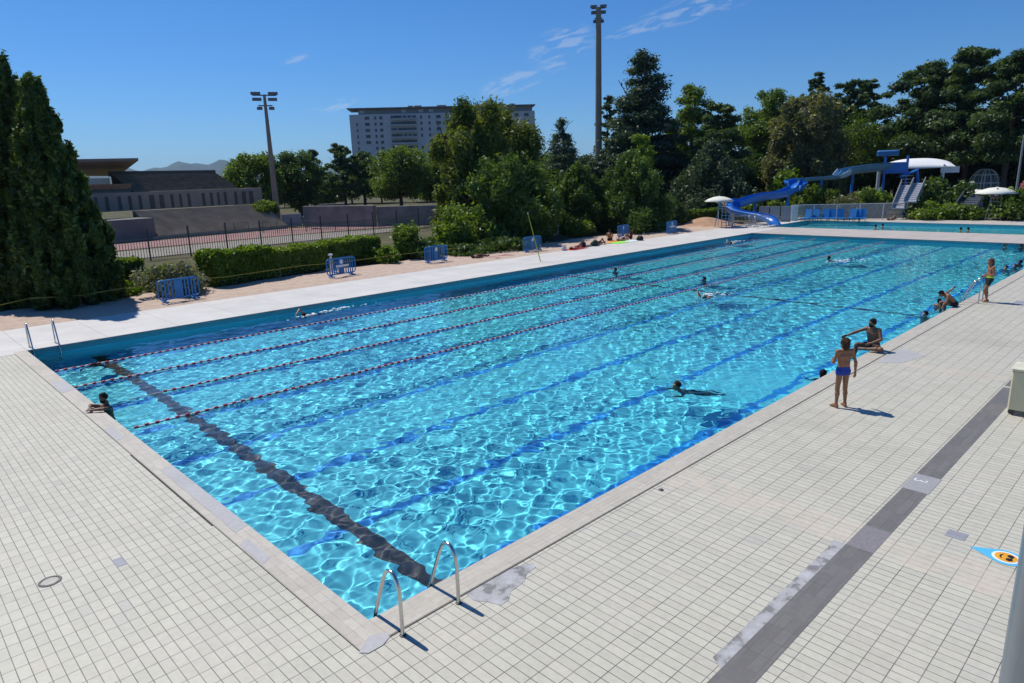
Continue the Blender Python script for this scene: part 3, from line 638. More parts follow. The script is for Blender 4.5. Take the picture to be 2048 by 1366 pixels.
def hedge(pts, wid, h, label, seed, n, leaf=0.10, lm='green', tint=0.5):
    """clipped hedge along a line of ground points: dark body of twigs plus leaf sprays over its faces"""
    rng = np.random.default_rng(seed); P = []; N = []; pts = [np.array(p, float) for p in pts]
    segs = list(zip(pts[:-1], pts[1:])); ln = [np.linalg.norm(b - a) for a, b in segs]; core = MB()
    for (a, b), q in zip(segs, ln):
        u = (b - a) / q; s = np.array([-u[1], u[0]]); m = int(n * q / sum(ln)); t = rng.random(m) * q; c = rng.random(m); w_ = np.zeros((m, 3)); nn = np.zeros((m, 3))
        areas = np.array([wid, h, h, wid * h / q, wid * h / q]); k = rng.choice(5, m, p=areas / areas.sum())
        off = (rng.random(m) - 0.5) * wid; zz = h * np.sqrt(rng.random(m)); tt = t.copy()
        off[k == 1] = -wid / 2; off[k == 2] = wid / 2; zz[k == 0] = h; tt[k == 3] = 0; tt[k == 4] = q
        bump = 0.05 * np.sin(tt * 2.1 + seed) + 0.04 * np.sin(tt * 5.3)
        xy = a + np.outer(tt, u) + np.outer(off * (1 + bump), s); w_[:, :2] = xy; w_[:, 2] = zz * (1 + bump * (k == 0)); w_ += rng.normal(0, 0.05, w_.shape)
        nn[k == 0] = (0, 0, 1); nn[k == 1, :2] = -s; nn[k == 2, :2] = s; nn[k == 3, :2] = -u; nn[k == 4, :2] = u
        P.append(w_); N.append(nn)
        core.box(((a[0] + b[0]) / 2, (a[1] + b[1]) / 2, h * 0.46), (q - 0.16, wid - 0.2, h * 0.9), math.atan2(u[1], u[0]))
    P = np.vstack(P); N = np.vstack(N); P[:, 2] = np.maximum(P[:, 2], 0.03)
    V, F = leaves(P, N, leaf, rng, 1.2); t = np.clip(tint + rng.normal(0, 0.2, len(F)), 0, 1)
    o = np_mesh('hedge', V, F, LM[lm], tint=t); tag(o, label, 'hedge')
    core.build('branches', mat('hedge_twigs', (0.02, 0.026, 0.012), 0.95), o); return o
hedge([(9.8, 30.9), (13.3, 31.6)], 1.5, 1.75, 'thick clipped hedge block with bright shaggy top, leftmost of the tall hedge', 1, 12000, 0.12, 'bright', 0.25)
hedge([(13.4, 31.7), (17.4, 32.6)], 1.5, 1.5, 'clipped hedge block between the shaggy block and the white bollard lamp', 2, 12000, 0.10, 'green', 0.8)
hedge([(18.2, 33.2), (22.2, 34.0)], 1.5, 1.55, 'neat clipped hedge block to the right of the white bollard lamp', 3, 12000, 0.10, 'green', 0.8)
hedge([(4.9, 34.6), (7.6, 34.9)], 1.2, 1.45, 'low dark hedge between the conifers and the grey leaved bush', 4, 5000, 0.12, 'green', 0.5)
hedge([(22.6, 33.2), (31.0, 34.6)], 0.9, 0.55, 'low border hedge behind the third blue barrier', 5, 6000, 0.11, 'mid', 0.5)
hedge([(61.0, 32.6), (67.0, 32.2)], 1.4, 1.15, 'clipped hedge in front of the trees behind the farthest blue barrier', 6, 4500, 0.15, 'green', 0.5)

# ================================================================ PEOPLE
def nrm(a): a = np.array(a, float); return a / (np.linalg.norm(a) + 1e-9)
class SDF:
    """smooth union of tapered limbs and ellipsoids, meshed as one continuous surface"""
    def __init__(s): s.p = []
    def cone(s, a, b, r1, r2, k=0.03, cut=None): s.p.append(('c', np.array(a, float), np.array(b, float), r1, r2, k, cut)); return s
    def ell(s, c, r, M=None, k=0.03, cut=None): s.p.append(('e', np.array(c, float), np.array(r, float), np.eye(3) if M is None else np.array(M), 0, k, cut)); return s
    def mesh(s, h, cuts=()):
        lo = np.full(3, 9e9); hi = -lo; bb = []
        for q in s.p:
            if q[0] == 'c': a = np.minimum(q[1] - q[3], q[2] - q[4]); b = np.maximum(q[1] + q[3], q[2] + q[4]); a2 = np.minimum(a, q[2] - q[4]); a = np.minimum(a2, q[1] - q[3]); b = np.maximum(q[1] + q[3], q[2] + q[4])
            else: e = max(q[2]); a, b = q[1] - e, q[1] + e
            bb.append((a, b)); lo = np.minimum(lo, a); hi = np.maximum(hi, b)
        lo -= 3 * h; n = np.ceil((hi + 3 * h - lo) / h).astype(int) + 1; D = np.full(n, 0.5, np.float32)
        for q, (a, b) in zip(s.p, bb):
            k = q[5]; mg = k + 2 * h; i0 = np.maximum(((a - mg - lo) / h).astype(int), 0); i1 = np.minimum(np.ceil((b + mg - lo) / h).astype(int) + 1, n)
            X = [lo[i] + h * np.arange(i0[i], i1[i]) for i in range(3)]; P = np.stack(np.meshgrid(*X, indexing='ij'), -1)
            if q[0] == 'c':
                ab = q[2] - q[1]; t = np.clip(((P - q[1]) @ ab) / (ab @ ab + 1e-9), 0, 1); d = np.linalg.norm(P - q[1] - t[..., None] * ab, axis=-1) - (q[3] + (q[4] - q[3]) * t)
            else:
                w = (P - q[1]) @ q[3]; k0 = np.linalg.norm(w / q[2], axis=-1); k1 = np.linalg.norm(w / q[2] ** 2, axis=-1); d = np.where(k1 < 1e-6, -min(q[2]), k0 * (k0 - 1) / np.maximum(k1, 1e-6))
            for c, nn in (q[6] or ()): d = np.maximum(d, (P - c) @ nn)
            sl = tuple(slice(i0[i], i1[i]) for i in range(3)); o = D[sl]; u = np.clip(0.5 + 0.5 * (o - d) / k, 0, 1)
            D[sl] = o + (d - o) * u - k * u * (1 - u)
        if cuts:
            P = np.stack(np.meshgrid(*[lo[i] + h * np.arange(n[i]) for i in range(3)], indexing='ij'), -1)
            for c, nn in cuts: D = np.maximum(D, (P - np.array(c)) @ np.array(nn))
        ins = D < 0; cs = [(i, j, k) for i in (0, 1) for j in (0, 1) for k in (0, 1)]; m = n - 1
        sub = lambda A, c: A[c[0]:c[0] + m[0], c[1]:c[1] + m[1], c[2]:c[2] + m[2]]
        cnt = sum(sub(ins, c).astype(np.int8) for c in cs); act = (cnt > 0) & (cnt < 8); ia = np.argwhere(act); idx = np.full(m, -1); idx[act] = np.arange(len(ia))
        acc = np.zeros((len(ia), 3)); num = np.zeros(len(ia))
        for c in cs:
            for ax in range(3):
                if c[ax]: continue
                e = list(c); e[ax] = 1; d0 = D[tuple((ia + c).T)]; d1 = D[tuple((ia + e).T)]; ok = (d0 < 0) != (d1 < 0); t = np.where(ok, d0 / np.where(ok, d0 - d1, 1), 0)
                p = np.tile(np.array(c, float), (len(ia), 1)); p[:, ax] += t; acc[ok] += p[ok]; num[ok] += 1
        V = lo + h * (ia + acc / num[:, None]); F = []
        for ax in range(3):
            b, c = [(1, 2), (2, 0), (0, 1)][ax]; s0 = [slice(1, -1)] * 3; s1 = [slice(1, -1)] * 3; s0[ax] = slice(0, -1); s1[ax] = slice(1, None)
            A, B = ins[tuple(s0)], ins[tuple(s1)]; ed = np.argwhere(A != B)
            if not len(ed): continue
            fl = A[tuple(ed.T)]; g = ed + 1; g[:, ax] -= 1; q = []
            for db, dc in ((0, 0), (-1, 0), (-1, -1), (0, -1)):
                w = g.copy(); w[:, b] += db; w[:, c] += dc; q.append(idx[tuple(w.T)])
            q = np.stack(q, 1); q[~fl] = q[~fl][:, ::-1]; F.append(q[(q >= 0).all(1)])
        return V, np.vstack(F)
SKIN = dict(tan=mat('skin_tan', (0.29, 0.125, 0.058), 0.5, var=0.08), dark=mat('skin_brown', (0.16, 0.075, 0.04), 0.5, var=0.08), fair=mat('skin_fair', (0.45, 0.26, 0.17), 0.5, var=0.08))
HAIR = dict(black=mat('hair_black', (0.012, 0.010, 0.009), 0.85, var=0.3, scale=60, spec=0.2), brown=mat('hair_brown', (0.05, 0.028, 0.016), 0.85, var=0.4, scale=60, spec=0.2),
            auburn=mat('hair_auburn', (0.11, 0.045, 0.025), 0.85, var=0.4, scale=60, spec=0.2), blond=mat('hair_fair', (0.30, 0.19, 0.08), 0.85, var=0.3, scale=60, spec=0.2))
def cloth(name, c): return mat('cloth_' + name, c, 0.8, var=0.10, scale=25)
m_eye = mat('eye_dark', (0.02, 0.015, 0.012), 0.2); m_lip = mat('lip', (0.24, 0.08, 0.06), 0.5)
def basis(f, up):
    f = nrm(f); up = np.array(up, float); up = nrm(up - f * f.dot(up)); return np.stack([np.cross(f, up), f, up], 1)
def hand(B, wr, d, palm, side, sc, curl, thumb_in):
    """palm, four unequal bent fingers and a thumb leaving the side of the palm; d along the hand, palm = palm normal, side = thumb side"""
    d = nrm(d); side = nrm(side - d * np.dot(side, d)); palm = np.cross(side, d) * (1 if np.dot(np.cross(side, d), palm) >= 0 else -1)
    wr = np.array(wr, float)
    for j in (-0.028, -0.010, 0.010, 0.026): B.cone(wr + d * 0.012 * sc + side * j * 0.7 * sc, wr + d * 0.085 * sc + side * j * sc, 0.015 * sc, 0.0125 * sc, 0.012)
    for j, l in ((0.030, 0.070), (0.010, 0.080), (-0.010, 0.074), (-0.029, 0.058)):
        p = wr + d * 0.088 * sc + side * j * sc; a1 = curl * 0.8; dd = d * math.cos(a1) + palm * math.sin(a1); q = p + dd * l * 0.5 * sc; a2 = curl * 1.9; de = d * math.cos(a2) + palm * math.sin(a2)
        B.cone(p, q, 0.0095 * sc, 0.0085 * sc, 0.004); B.cone(q, q + de * l * 0.5 * sc, 0.0085 * sc, 0.007 * sc, 0.004)
    t0 = wr + d * 0.03 * sc + side * 0.030 * sc; t1 = t0 + (d * 0.6 + side * 0.8 * (1 - thumb_in) + palm * 0.4) * 0.038 * sc
    B.cone(t0, t1, 0.0125 * sc, 0.0105 * sc, 0.006); B.cone(t1, t1 + (d * 0.85 + side * 0.25 + palm * 0.3) * 0.032 * sc, 0.010 * sc, 0.008 * sc, 0.004)

STAND = dict(pel=(0, 0, 0.93), chest=(0, 0.0, 1.29), neck=(0, -0.005, 1.47), head=(0, 0.025, 1.605), look=(0, 1, 0), hup=(0, 0, 1), side=(1, 0, 0),
             shL=(-0.185, -0.01, 1.41), shR=(0.185, -0.01, 1.41), elL=(-0.235, -0.04, 1.12), elR=(0.235, -0.04, 1.12), wrL=(-0.245, 0.03, 0.87), wrR=(0.245, 0.03, 0.87),
             hiL=(-0.085, 0, 0.90), hiR=(0.085, 0, 0.90), knL=(-0.10, 0.02, 0.48), knR=(0.10, 0.02, 0.48), anL=(-0.105, -0.02, 0.085), anR=(0.105, -0.02, 0.085),
             toL=(-0.13, 0.15, 0.022), toR=(0.13, 0.15, 0.022), thL=(0, 1, 0), thR=(0, 1, 0), curl=0.35)
def person(loc, rz, pose, label, skin='tan', hair='black', trunks=None, sc=1.0, h=0.012, hairlen=0, headk=1.0, group=None, belt=None, arms=True, legs=True, leg_cut=0.45, thick=1.0, fingers=True, beard=False, top=None, cap=None, face=False):
    J = dict(STAND); J.update(pose); J = {k: (np.array(v, float) if hasattr(v, '__len__') else v) for k, v in J.items()}; T = thick
    B = SDF(); side = nrm(J['side']); pel, ch, nk = J['pel'], J['chest'], J['neck']; up = nrm(ch - pel); ws = pel + (ch - pel) * 0.48; fw = nrm(np.cross(up, side)); 
    for s_ in (-1, 1):
        B.cone(pel + side * s_ * 0.068 * T - up * 0.01, ws + side * s_ * 0.052 * T, 0.098 * T, 0.088 * T, 0.06)
        B.cone(ws + side * s_ * 0.052 * T, ch + side * s_ * 0.082 * T, 0.088 * T, 0.098 * T, 0.06)
    B.cone(ch, nk, 0.095 * T, 0.052, 0.06)
    B.cone(J['shL'], J['shR'], 0.052 * T, 0.052 * T, 0.06); B.cone(nk - up * 0.01, J['head'] - nrm(J['hup']) * 0.05, 0.052, 0.046, 0.03)
    for s_ in (-1, 1): B.ell(ch + side * s_ * 0.075 * T + fw * 0.055 * T + up * 0.03, (0.075 * T, 0.045 * T, 0.06 * T), basis(fw, up), 0.04)
    for q in 'LR':
        if arms:
            B.cone(J['sh' + q], J['el' + q], 0.050 * T, 0.038 * T, 0.035); B.cone(J['el' + q], J['el' + q] * 0.7 + J['wr' + q] * 0.3, 0.039 * T, 0.039 * T, 0.02)
            B.cone(J['el' + q] * 0.7 + J['wr' + q] * 0.3, J['wr' + q], 0.039 * T, 0.025 * T, 0.02)
            fd = nrm(J['wr' + q] - J['el' + q]); pn = -side * (1 if q == 'R' else -1)
            if fingers: hand(B, J['wr' + q], J.get('hd' + q, fd), J.get('pn' + q, pn), J['th' + q], 1.0, J['curl'], 0.35)
            else: B.ell(J['wr' + q] + fd * 0.08, (0.04, 0.09, 0.02), basis(fd, J['th' + q]), 0.015)
        if legs:
            hi, kn, an, to = (J[k + q] for k in ('hi', 'kn', 'an', 'to')); sh = nrm(an - kn); back = -nrm(to - an)
            B.cone(hi, kn, 0.085 * T, 0.056 * T, 0.045); B.cone(kn, kn * 0.66 + an * 0.34 + back * 0.012, 0.055 * T, 0.056 * T, 0.025); B.cone(kn * 0.66 + an * 0.34 + back * 0.012, an, 0.054 * T, 0.034 * T, 0.025)
            hl = an + sh * 0.045 + back * 0.035; B.cone(an, hl, 0.036, 0.034, 0.02); B.cone(hl, an * 0.35 + to * 0.65, 0.032, 0.030, 0.02); B.cone(an, to * 0.6 + an * 0.4, 0.034, 0.026, 0.03)
            sd = nrm(np.cross(nrm(to - an), sh)); base_ = an * 0.35 + to * 0.65
            for j in (-0.026, -0.009, 0.008, 0.026): B.cone(base_ + sd * j, to + sd * j * 1.1, 0.019, 0.013, 0.008)
    hc, lf, hu = J['head'], nrm(J['look']), J['hup']; M = basis(lf, hu); hu = M[:, 2]; hs = M[:, 0]; k = headk
    B.ell(hc + hu * 0.018 * k - lf * 0.012 * k, np.array((0.077, 0.094, 0.098)) * k, M, 0.02); B.ell(hc + lf * 0.028 * k - hu * 0.055 * k, np.array((0.056, 0.062, 0.068)) * k, M, 0.04)
    B.cone(hc + lf * 0.078 * k + hu * 0.012 * k, hc + lf * 0.100 * k - hu * 0.022 * k, 0.011 * k, 0.015 * k, 0.012)
    for s_ in (-1, 1):
        B.ell(hc + hs * s_ * 0.077 * k - lf * 0.008 * k - hu * 0.012 * k, np.array((0.010, 0.020, 0.032)) * k, M, 0.008)
        B.cone(hc + hs * s_ * 0.045 * k + lf * 0.072 * k + hu * 0.028 * k, hc + hs * s_ * 0.012 * k + lf * 0.083 * k + hu * 0.024 * k, 0.010 * k, 0.010 * k, 0.012)
    V, F = B.mesh(h); o = np_mesh('person', V, F, SKIN[skin], smooth=True); tag(o, label, 'person', group)
    o.location = loc; o.rotation_euler = (0, 0, rz); o.scale = (sc, sc, sc)
    Hh = SDF(); c0 = hc + hu * 0.020 * k - lf * 0.014 * k
    Hh.ell(c0, np.array((0.088, 0.104, 0.110)) * k, M, 0.02, cut=[(hc + hu * 0.045 * k + lf * 0.050 * k, nrm(lf * 0.85 - hu * 0.62)), (hc - hu * (0.055 + 0.05 * hairlen) * k, -hu)])
    if hairlen: Hh.ell(hc - lf * 0.045 * k - hu * 0.055 * k, np.array((0.082, 0.060, 0.10)) * k, M, 0.03, cut=[(hc + lf * 0.0, lf)])
    rg = np.random.default_rng(len(S.objects))
    for _ in range(16):
        d = nrm(-lf * 0.5 + hu * 0.7 + rg.normal(0, 0.7, 3)); 
        if np.dot(d, lf) > 0.45 and np.dot(d, hu) < 0.6: d = nrm(d - lf)
        if np.dot(d, hu) < -0.35: continue
        Hh.ell(c0 + (M * (np.array((0.080, 0.096, 0.102)) * k)) @ (M.T @ d), np.array((0.026, 0.026, 0.020)) * k, None, 0.015)
    V, F = Hh.mesh(max(0.007, h * 0.8)); np_mesh('hair', V, F, HAIR[hair], o, True)
    if cap is not None:
        Cp = SDF().ell(c0, np.array((0.094, 0.110, 0.117)) * k, M, 0.01, cut=[(hc + hu * 0.03 * k, -hu)]); V, F = Cp.mesh(0.009); np_mesh('swim_cap', V, F, cap, o, True)
    if face:
        for s_ in (-1, 1): MB().ell(hc + hs * s_ * 0.032 * k + lf * 0.083 * k + hu * 0.006 * k, (0.012 * k, 0.008 * k, 0.008 * k), 8, M).build('eye', m_eye, o, True)
        MB().ell(hc + lf * 0.086 * k - hu * 0.058 * k, (0.024 * k, 0.010 * k, 0.008 * k), 8, M).build('mouth', m_lip, o, True)
    if beard:
        Bd = SDF().ell(hc + lf * 0.030 * k - hu * 0.062 * k, np.array((0.064, 0.068, 0.070)) * k, M, 0.01, cut=[(hc - hu * 0.035 * k, hu)]); V, F = Bd.mesh(0.008); np_mesh('beard', V, F, HAIR[hair], o, True)
    if trunks is not None:
        Q = SDF(); cut = [(pel + up * 0.10, up)]
        for s_ in (-1, 1): Q.cone(pel + side * s_ * 0.068 * T - up * 0.015, ws + side * s_ * 0.052 * T, 0.110 * T, 0.100 * T, 0.05, cut=cut)
        for q in 'LR':
            hi, kn = J['hi' + q], J['kn' + q]; td = nrm(kn - hi); e = hi + (kn - hi) * leg_cut; Q.cone(hi, e, 0.100 * T, (0.098 - 0.030 * leg_cut) * T, 0.045, cut=[(e, td)])
        V, F = Q.mesh(max(h * 0.8, 0.008)); np_mesh('swim_trunks', V, F, trunks, o, True)
        if belt is not None:
            Q = SDF()
            for s_ in (-1, 1): Q.cone(pel + side * s_ * 0.068 * T - up * 0.01, ws + side * s_ * 0.052 * T, 0.116 * T, 0.106 * T, 0.05, cut=[(pel + up * 0.125, up), (pel + up * 0.055, -up)])
            V, F = Q.mesh(0.009); np_mesh('waistband', V, F, belt, o, True)
    if top is not None:
        Q = SDF(); cut = [(pel + up * 0.02, -up)]
        for s_ in (-1, 1):
            Q.cone(pel + side * s_ * 0.068 * T, ws + side * s_ * 0.052 * T, 0.112 * T, 0.104 * T, 0.05, cut=cut); Q.cone(ws + side * s_ * 0.052 * T, ch + side * s_ * 0.082 * T, 0.104 * T, 0.114 * T, 0.05)
        Q.cone(J['shL'], J['shR'], 0.066 * T, 0.066 * T, 0.05)
        for q in 'LR': a, b = J['sh' + q], J['el' + q]; Q.cone(a, a * 0.45 + b * 0.55, 0.064 * T, 0.056 * T, 0.03, cut=[(a * 0.5 + b * 0.5, nrm(b - a))])
        V, F = Q.mesh(0.012); np_mesh('shirt', V, F, top, o, True)
    return o
def mirror(P):
    sw = lambda k: k[:-1] + {'L': 'R', 'R': 'L'}[k[-1]] if k[-1] in 'LR' and len(k) == 3 else k; o = {}
    for k, v in P.items():
        o[sw(k)] = v if not hasattr(v, '__len__') else ((v[0], -v[1], -v[2]) if k == 'side' else (-v[0], v[1], v[2]))
    return o
def face_to(p, q): return math.atan2(-(q[0] - p[0]), q[1] - p[1])          # turn that makes +Y of a figure look from p towards q
toC = lambda p: face_to(p, CP)
# boy in blue trunks, seen from behind, left forearm lifted, right arm hanging
p = G(1680, 814); boy = person((p[0], p[1], 0), face_to(p, (p[0] + 1.5, p[1] + 2.0)), dict(
    head=(-0.005, 0.015, 1.595), wrR=(0.33, 0.02, 0.865), elR=(0.275, -0.05, 1.12), elL=(-0.255, 0.02, 1.14), wrL=(-0.15, 0.25, 1.12), thL=(0.3, 0, 1), anL=(-0.125, -0.02, 0.085), anR=(0.115, 0.0, 0.085),
    toL=(-0.16, 0.14, 0.022), toR=(0.15, 0.16, 0.022), look=(-0.1, 1, -0.05)),
    'boy standing on the tiled deck in bright blue swim trunks, seen from behind', 'tan', 'brown', cloth('blue', (0.015, 0.05, 0.34)), sc=0.93, h=0.0065, headk=1.13, hairlen=0.7, leg_cut=0.16, thick=0.93, face=True)
# man sitting on the rim, one leg in the water, one folded on the deck, arm held out
p = G(1757, 700); z_ = 0.02
man = person((p[0], 0.02, z_), rad(66), mirror(dict(pel=(0, 0, 0.10), chest=(0.03, 0.07, 0.47), neck=(0.04, 0.11, 0.635), head=(0.035, 0.15, 0.775), look=(-0.30, 1, -0.12), side=(1, -0.15, 0),
    shL=(-0.145, 0.14, 0.585), shR=(0.22, 0.07, 0.585), elL=(-0.31, 0.36, 0.47), wrL=(-0.44, 0.56, 0.36), thL=(0, 0.3, 1), elR=(0.36, 0.13, 0.35), wrR=(0.16, 0.29, 0.22), thR=(-0.5, 0.2, 0.6),
    hiL=(-0.085, 0.03, 0.085), hiR=(0.085, 0.02, 0.085), knL=(-0.16, 0.46, 0.13), anL=(-0.19, 0.50, -0.30), toL=(-0.20, 0.66, -0.40), knR=(0.46, 0.22, 0.10), anR=(0.10, 0.42, 0.06), toR=(-0.06, 0.50, 0.04), curl=0.3)),
    'bearded man in black trunks sitting on the pool rim with one arm stretched out', 'dark', 'black', cloth('black', (0.010, 0.010, 0.012)), sc=1.03, h=0.0075, thick=1.08, leg_cut=0.42, beard=True, face=True)
# boy with the neon waistband, seen from the side, hands held in front of him
p = G(1973, 604); girl = person((p[0], p[1], 0), face_to(p, (p[0] - 1.2, p[1] + 1.5)), dict(chest=(0, -0.02, 1.29), neck=(0, 0.0, 1.47), head=(0, 0.035, 1.60), look=(0, 1, -0.25),
    elL=(-0.22, -0.02, 1.12), elR=(0.22, -0.04, 1.12), wrL=(-0.10, 0.22, 1.06), wrR=(0.12, 0.20, 1.04), thL=(0.2, 0, 1), thR=(-0.2, 0, 1), knL=(-0.07, 0.17, 0.50), anL=(-0.06, 0.03, 0.10), toL=(-0.06, 0.18, 0.03), anR=(0.05, -0.02, 0.085), knR=(0.08, 0.02, 0.48), toR=(0.06, 0.15, 0.022)),
    'child standing by the ladder in black shorts with a neon yellow waistband', 'tan', 'auburn', cloth('black', (0.01, 0.01, 0.012)), sc=0.97, h=0.0085, hairlen=1.3, headk=1.12, belt=cloth('neon', (0.45, 0.75, 0.03)), leg_cut=0.50, thick=0.92, face=True)
# person crouching on the rim by the ladder, bent over the water
p = G(1908, 612); person((p[0] - 0.05, 0.0, 0.02), rad(40), dict(pel=(0, 0, 0.10), chest=(-0.02, 0.26, 0.36), neck=(-0.02, 0.40, 0.45), head=(-0.03, 0.53, 0.48), look=(-0.1, 0.9, -0.75), hup=(0, 0.7, 0.7),
    shL=(-0.20, 0.34, 0.43), shR=(0.17, 0.32, 0.45), elL=(-0.27, 0.42, 0.20), wrL=(-0.22, 0.50, 0.03), elR=(0.37, 0.10, 0.45), wrR=(0.54, -0.17, 0.58), thR=(0, 0.4, 1), thL=(1, 0.2, 0),
    hiL=(-0.085, 0.03, 0.085), hiR=(0.085, 0.03, 0.085), knL=(-0.14, 0.42, 0.10), anL=(-0.16, 0.42, -0.34), toL=(-0.16, 0.58, -0.42), knR=(0.14, 0.42, 0.10), anR=(0.15, 0.42, -0.34), toR=(0.15, 0.58, -0.42)),
    'person in dark trunks on the rim, bent over the water, hand towards the ladder', 'tan', 'black', cloth('dark_green', (0.012, 0.02, 0.016)), sc=0.98, h=0.009, leg_cut=0.5)
# man in the water leaning on the short end with folded arms
p = G(200, 822, -0.05); person((0.13, p[1], -1.34), rad(105), dict(head=(0, 0.05, 1.605), look=(-0.35, 1, -0.1), elL=(-0.30, 0.22, 1.415), elR=(0.30, 0.22, 1.415), shL=(-0.18, 0.02, 1.36), shR=(0.18, 0.02, 1.36),
    wrL=(-0.07, 0.40, 1.405), wrR=(0.07, 0.36, 1.42), thL=(0, 1, 0.2), thR=(0, 1, 0.2), hdL=(0.8, 0.35, 0), hdR=(-0.8, 0.35, 0), pnL=(0, 0, -1), pnR=(0, 0, -1), curl=0.2),
    'dark haired man in the water, folded arms on the short end of the pool', 'dark', 'black', cloth('navy', (0.01, 0.015, 0.05)), h=0.0085, leg_cut=0.4, beard=True, face=True)
# heads of people standing in the water
UPR = dict(elL=(-0.33, 0.12, 1.16), elR=(0.33, 0.12, 1.16), wrL=(-0.40, 0.36, 1.16), wrR=(0.40, 0.36, 1.16))
def bather(px, py, label, look=None, skin='tan', hair='black', drop=1.53, sc=1.0, cap=None, pool=ZW, hairlen=0.0, group=None, trunks=('navy', (0.01, 0.015, 0.05)), h=0.015):
    q = G(px, py, pool + 0.12); SWIM.append((q[0], q[1]))
    return person((q[0], q[1], pool - drop * sc + 0.06), toC(q) + math.pi if look is None else look, UPR, label, skin, hair, cloth(*trunks), sc=sc, h=h, fingers=False, hairlen=hairlen, cap=cap, group=group)
bather(1646, 749, 'dark haired swimmer at the rim beside the boy in blue trunks', rad(-60), hairlen=0.6)
bather(1851, 629, 'dark haired bather at the rim between the sitting man and the crouching person', rad(60), 'fair')
bather(1878, 606, 'child in the water right below the crouching person', rad(-100), 'tan', sc=0.85, drop=1.45)
bather(2012, 536, 'bather with wet black hair just right of the child with the neon waistband', rad(80), 'fair')
bather(2030, 533, 'bather with reddish brown hair against the right rim', rad(60), 'fair', 'auburn', hairlen=0.6)
bather(2041, 525, 'bather farthest along the right rim, at the edge of the photo', rad(40), 'dark')
bather(1231, 540, 'lone dark head in the second roped lane', rad(80))
bather(1409, 556, 'dark head low in the water in the third roped lane', rad(60), drop=1.60)
bather(2010, 492, 'bather with reddish skin at the far end wall', rad(170), 'fair', 'brown')
bather(2043, 492, 'dark haired bather at the far right corner by the end wall', rad(150), 'dark')
Z2 = ZW
for px, py, lab in [(1751, 455, 'dark head on the left of the pair in the second pool, near the blue loungers'), (1765, 453, 'bather standing higher on the right of the pair near the blue loungers'),
                    (1921, 461, 'dark head on the left of the pair in the second pool below the white bin'), (1936, 461, 'dark head on the right of the pair in the second pool below the white bin')]:
    bather(px, py, lab, rad(200), 'tan', drop=1.40)
# horizontal swimmers
FLT = dict(pel=(0, 0, -0.10), chest=(0, 0.36, -0.06), neck=(0, 0.52, 0.01), head=(0, 0.62, 0.09), look=(0, 1, 0.1), hup=(0, -0.1, 1), shL=(-0.185, 0.45, -0.03), shR=(0.185, 0.45, -0.03),
           elL=(-0.36, 0.62, -0.10), elR=(0.36, 0.62, -0.10), wrL=(-0.30, 0.86, -0.10), wrR=(0.30, 0.86, -0.10), hiL=(-0.09, -0.03, -0.11), hiR=(0.09, -0.03, -0.11),
           knL=(-0.15, -0.44, -0.16), knR=(0.16, -0.43, -0.18), anL=(-0.13, -0.84, -0.14), anR=(0.14, -0.82, -0.12), toL=(-0.13, -0.98, -0.17), toR=(0.14, -0.97, -0.15))
CRAWL = dict(FLT, head=(0.02, 0.60, 0.03), look=(0.6, 0.8, -0.3), elR=(0.33, 0.58, 0.26), wrR=(0.20, 0.82, 0.12), elL=(-0.20, 0.75, -0.08), wrL=(-0.17, 1.0, -0.10), thR=(1, 0, 0))
def swimmer(px, py, label, rz, pose, skin='tan', hair='black', cap=None, trunks=('black', (0.01, 0.01, 0.012)), h=0.012):
    q = G(px, py, ZW); SWIM.append((q[0], q[1]))
    return person((q[0], q[1], ZW), rz, pose, label, skin, hair, cloth(*trunks), h=h, fingers=False, cap=cap)
swimmer(1392, 776, 'swimmer with dark hair gliding through the calm patch of water', rad(62), dict(FLT, head=(0, 0.58, 0.13), pel=(0, 0.05, -0.30), chest=(0, 0.36, -0.16), shL=(-0.185, 0.45, -0.09), shR=(0.185, 0.45, -0.09), hiL=(-0.09, 0.02, -0.32), hiR=(0.09, 0.02, -0.32), elL=(-0.36, 0.62, -0.16), elR=(0.36, 0.62, -0.16), wrL=(-0.30, 0.86, -0.14), wrR=(0.30, 0.86, -0.14), knL=(-0.15, -0.36, -0.50), knR=(0.16, -0.34, -0.52), anL=(-0.12, -0.70, -0.70), anR=(0.14, -0.68, -0.70), toL=(-0.12, -0.82, -0.78), toR=(0.14, -0.80, -0.78)), 'tan', 'brown', h=0.009)
swimmer(632, 628, 'front crawl swimmer with a raised arm in the shaded lane by the left wall', rad(96), CRAWL, 'fair', 'brown', trunks=('navy', (0.01, 0.015, 0.05)))
swimmer(1678, 523, 'swimmer splashing in the middle of the far half of the pool', rad(20), dict(FLT, head=(0, 0.58, 0.20)), 'dark', 'black')
swimmer(1418, 592, 'swimmer with a pale cap splashing beside the last lane rope', rad(100), CRAWL, 'tan', 'black', cap=cloth('pale_cap', (0.55, 0.6, 0.6)))
swimmer(1468, 486, 'swimmer splashing far off in the lane by the left wall', rad(95), CRAWL, 'fair', 'brown')

q = G(200, 722, ZW); person((q[0], q[1], ZW - 0.20), rad(150), dict(FLT, head=(0, 0.58, 0.16)), 'dark head of a swimmer sunk low by the first lane rope at the left corner', 'dark', 'black', cloth('black', (0.01, 0.01, 0.012)), h=0.014, fingers=False, legs=False)

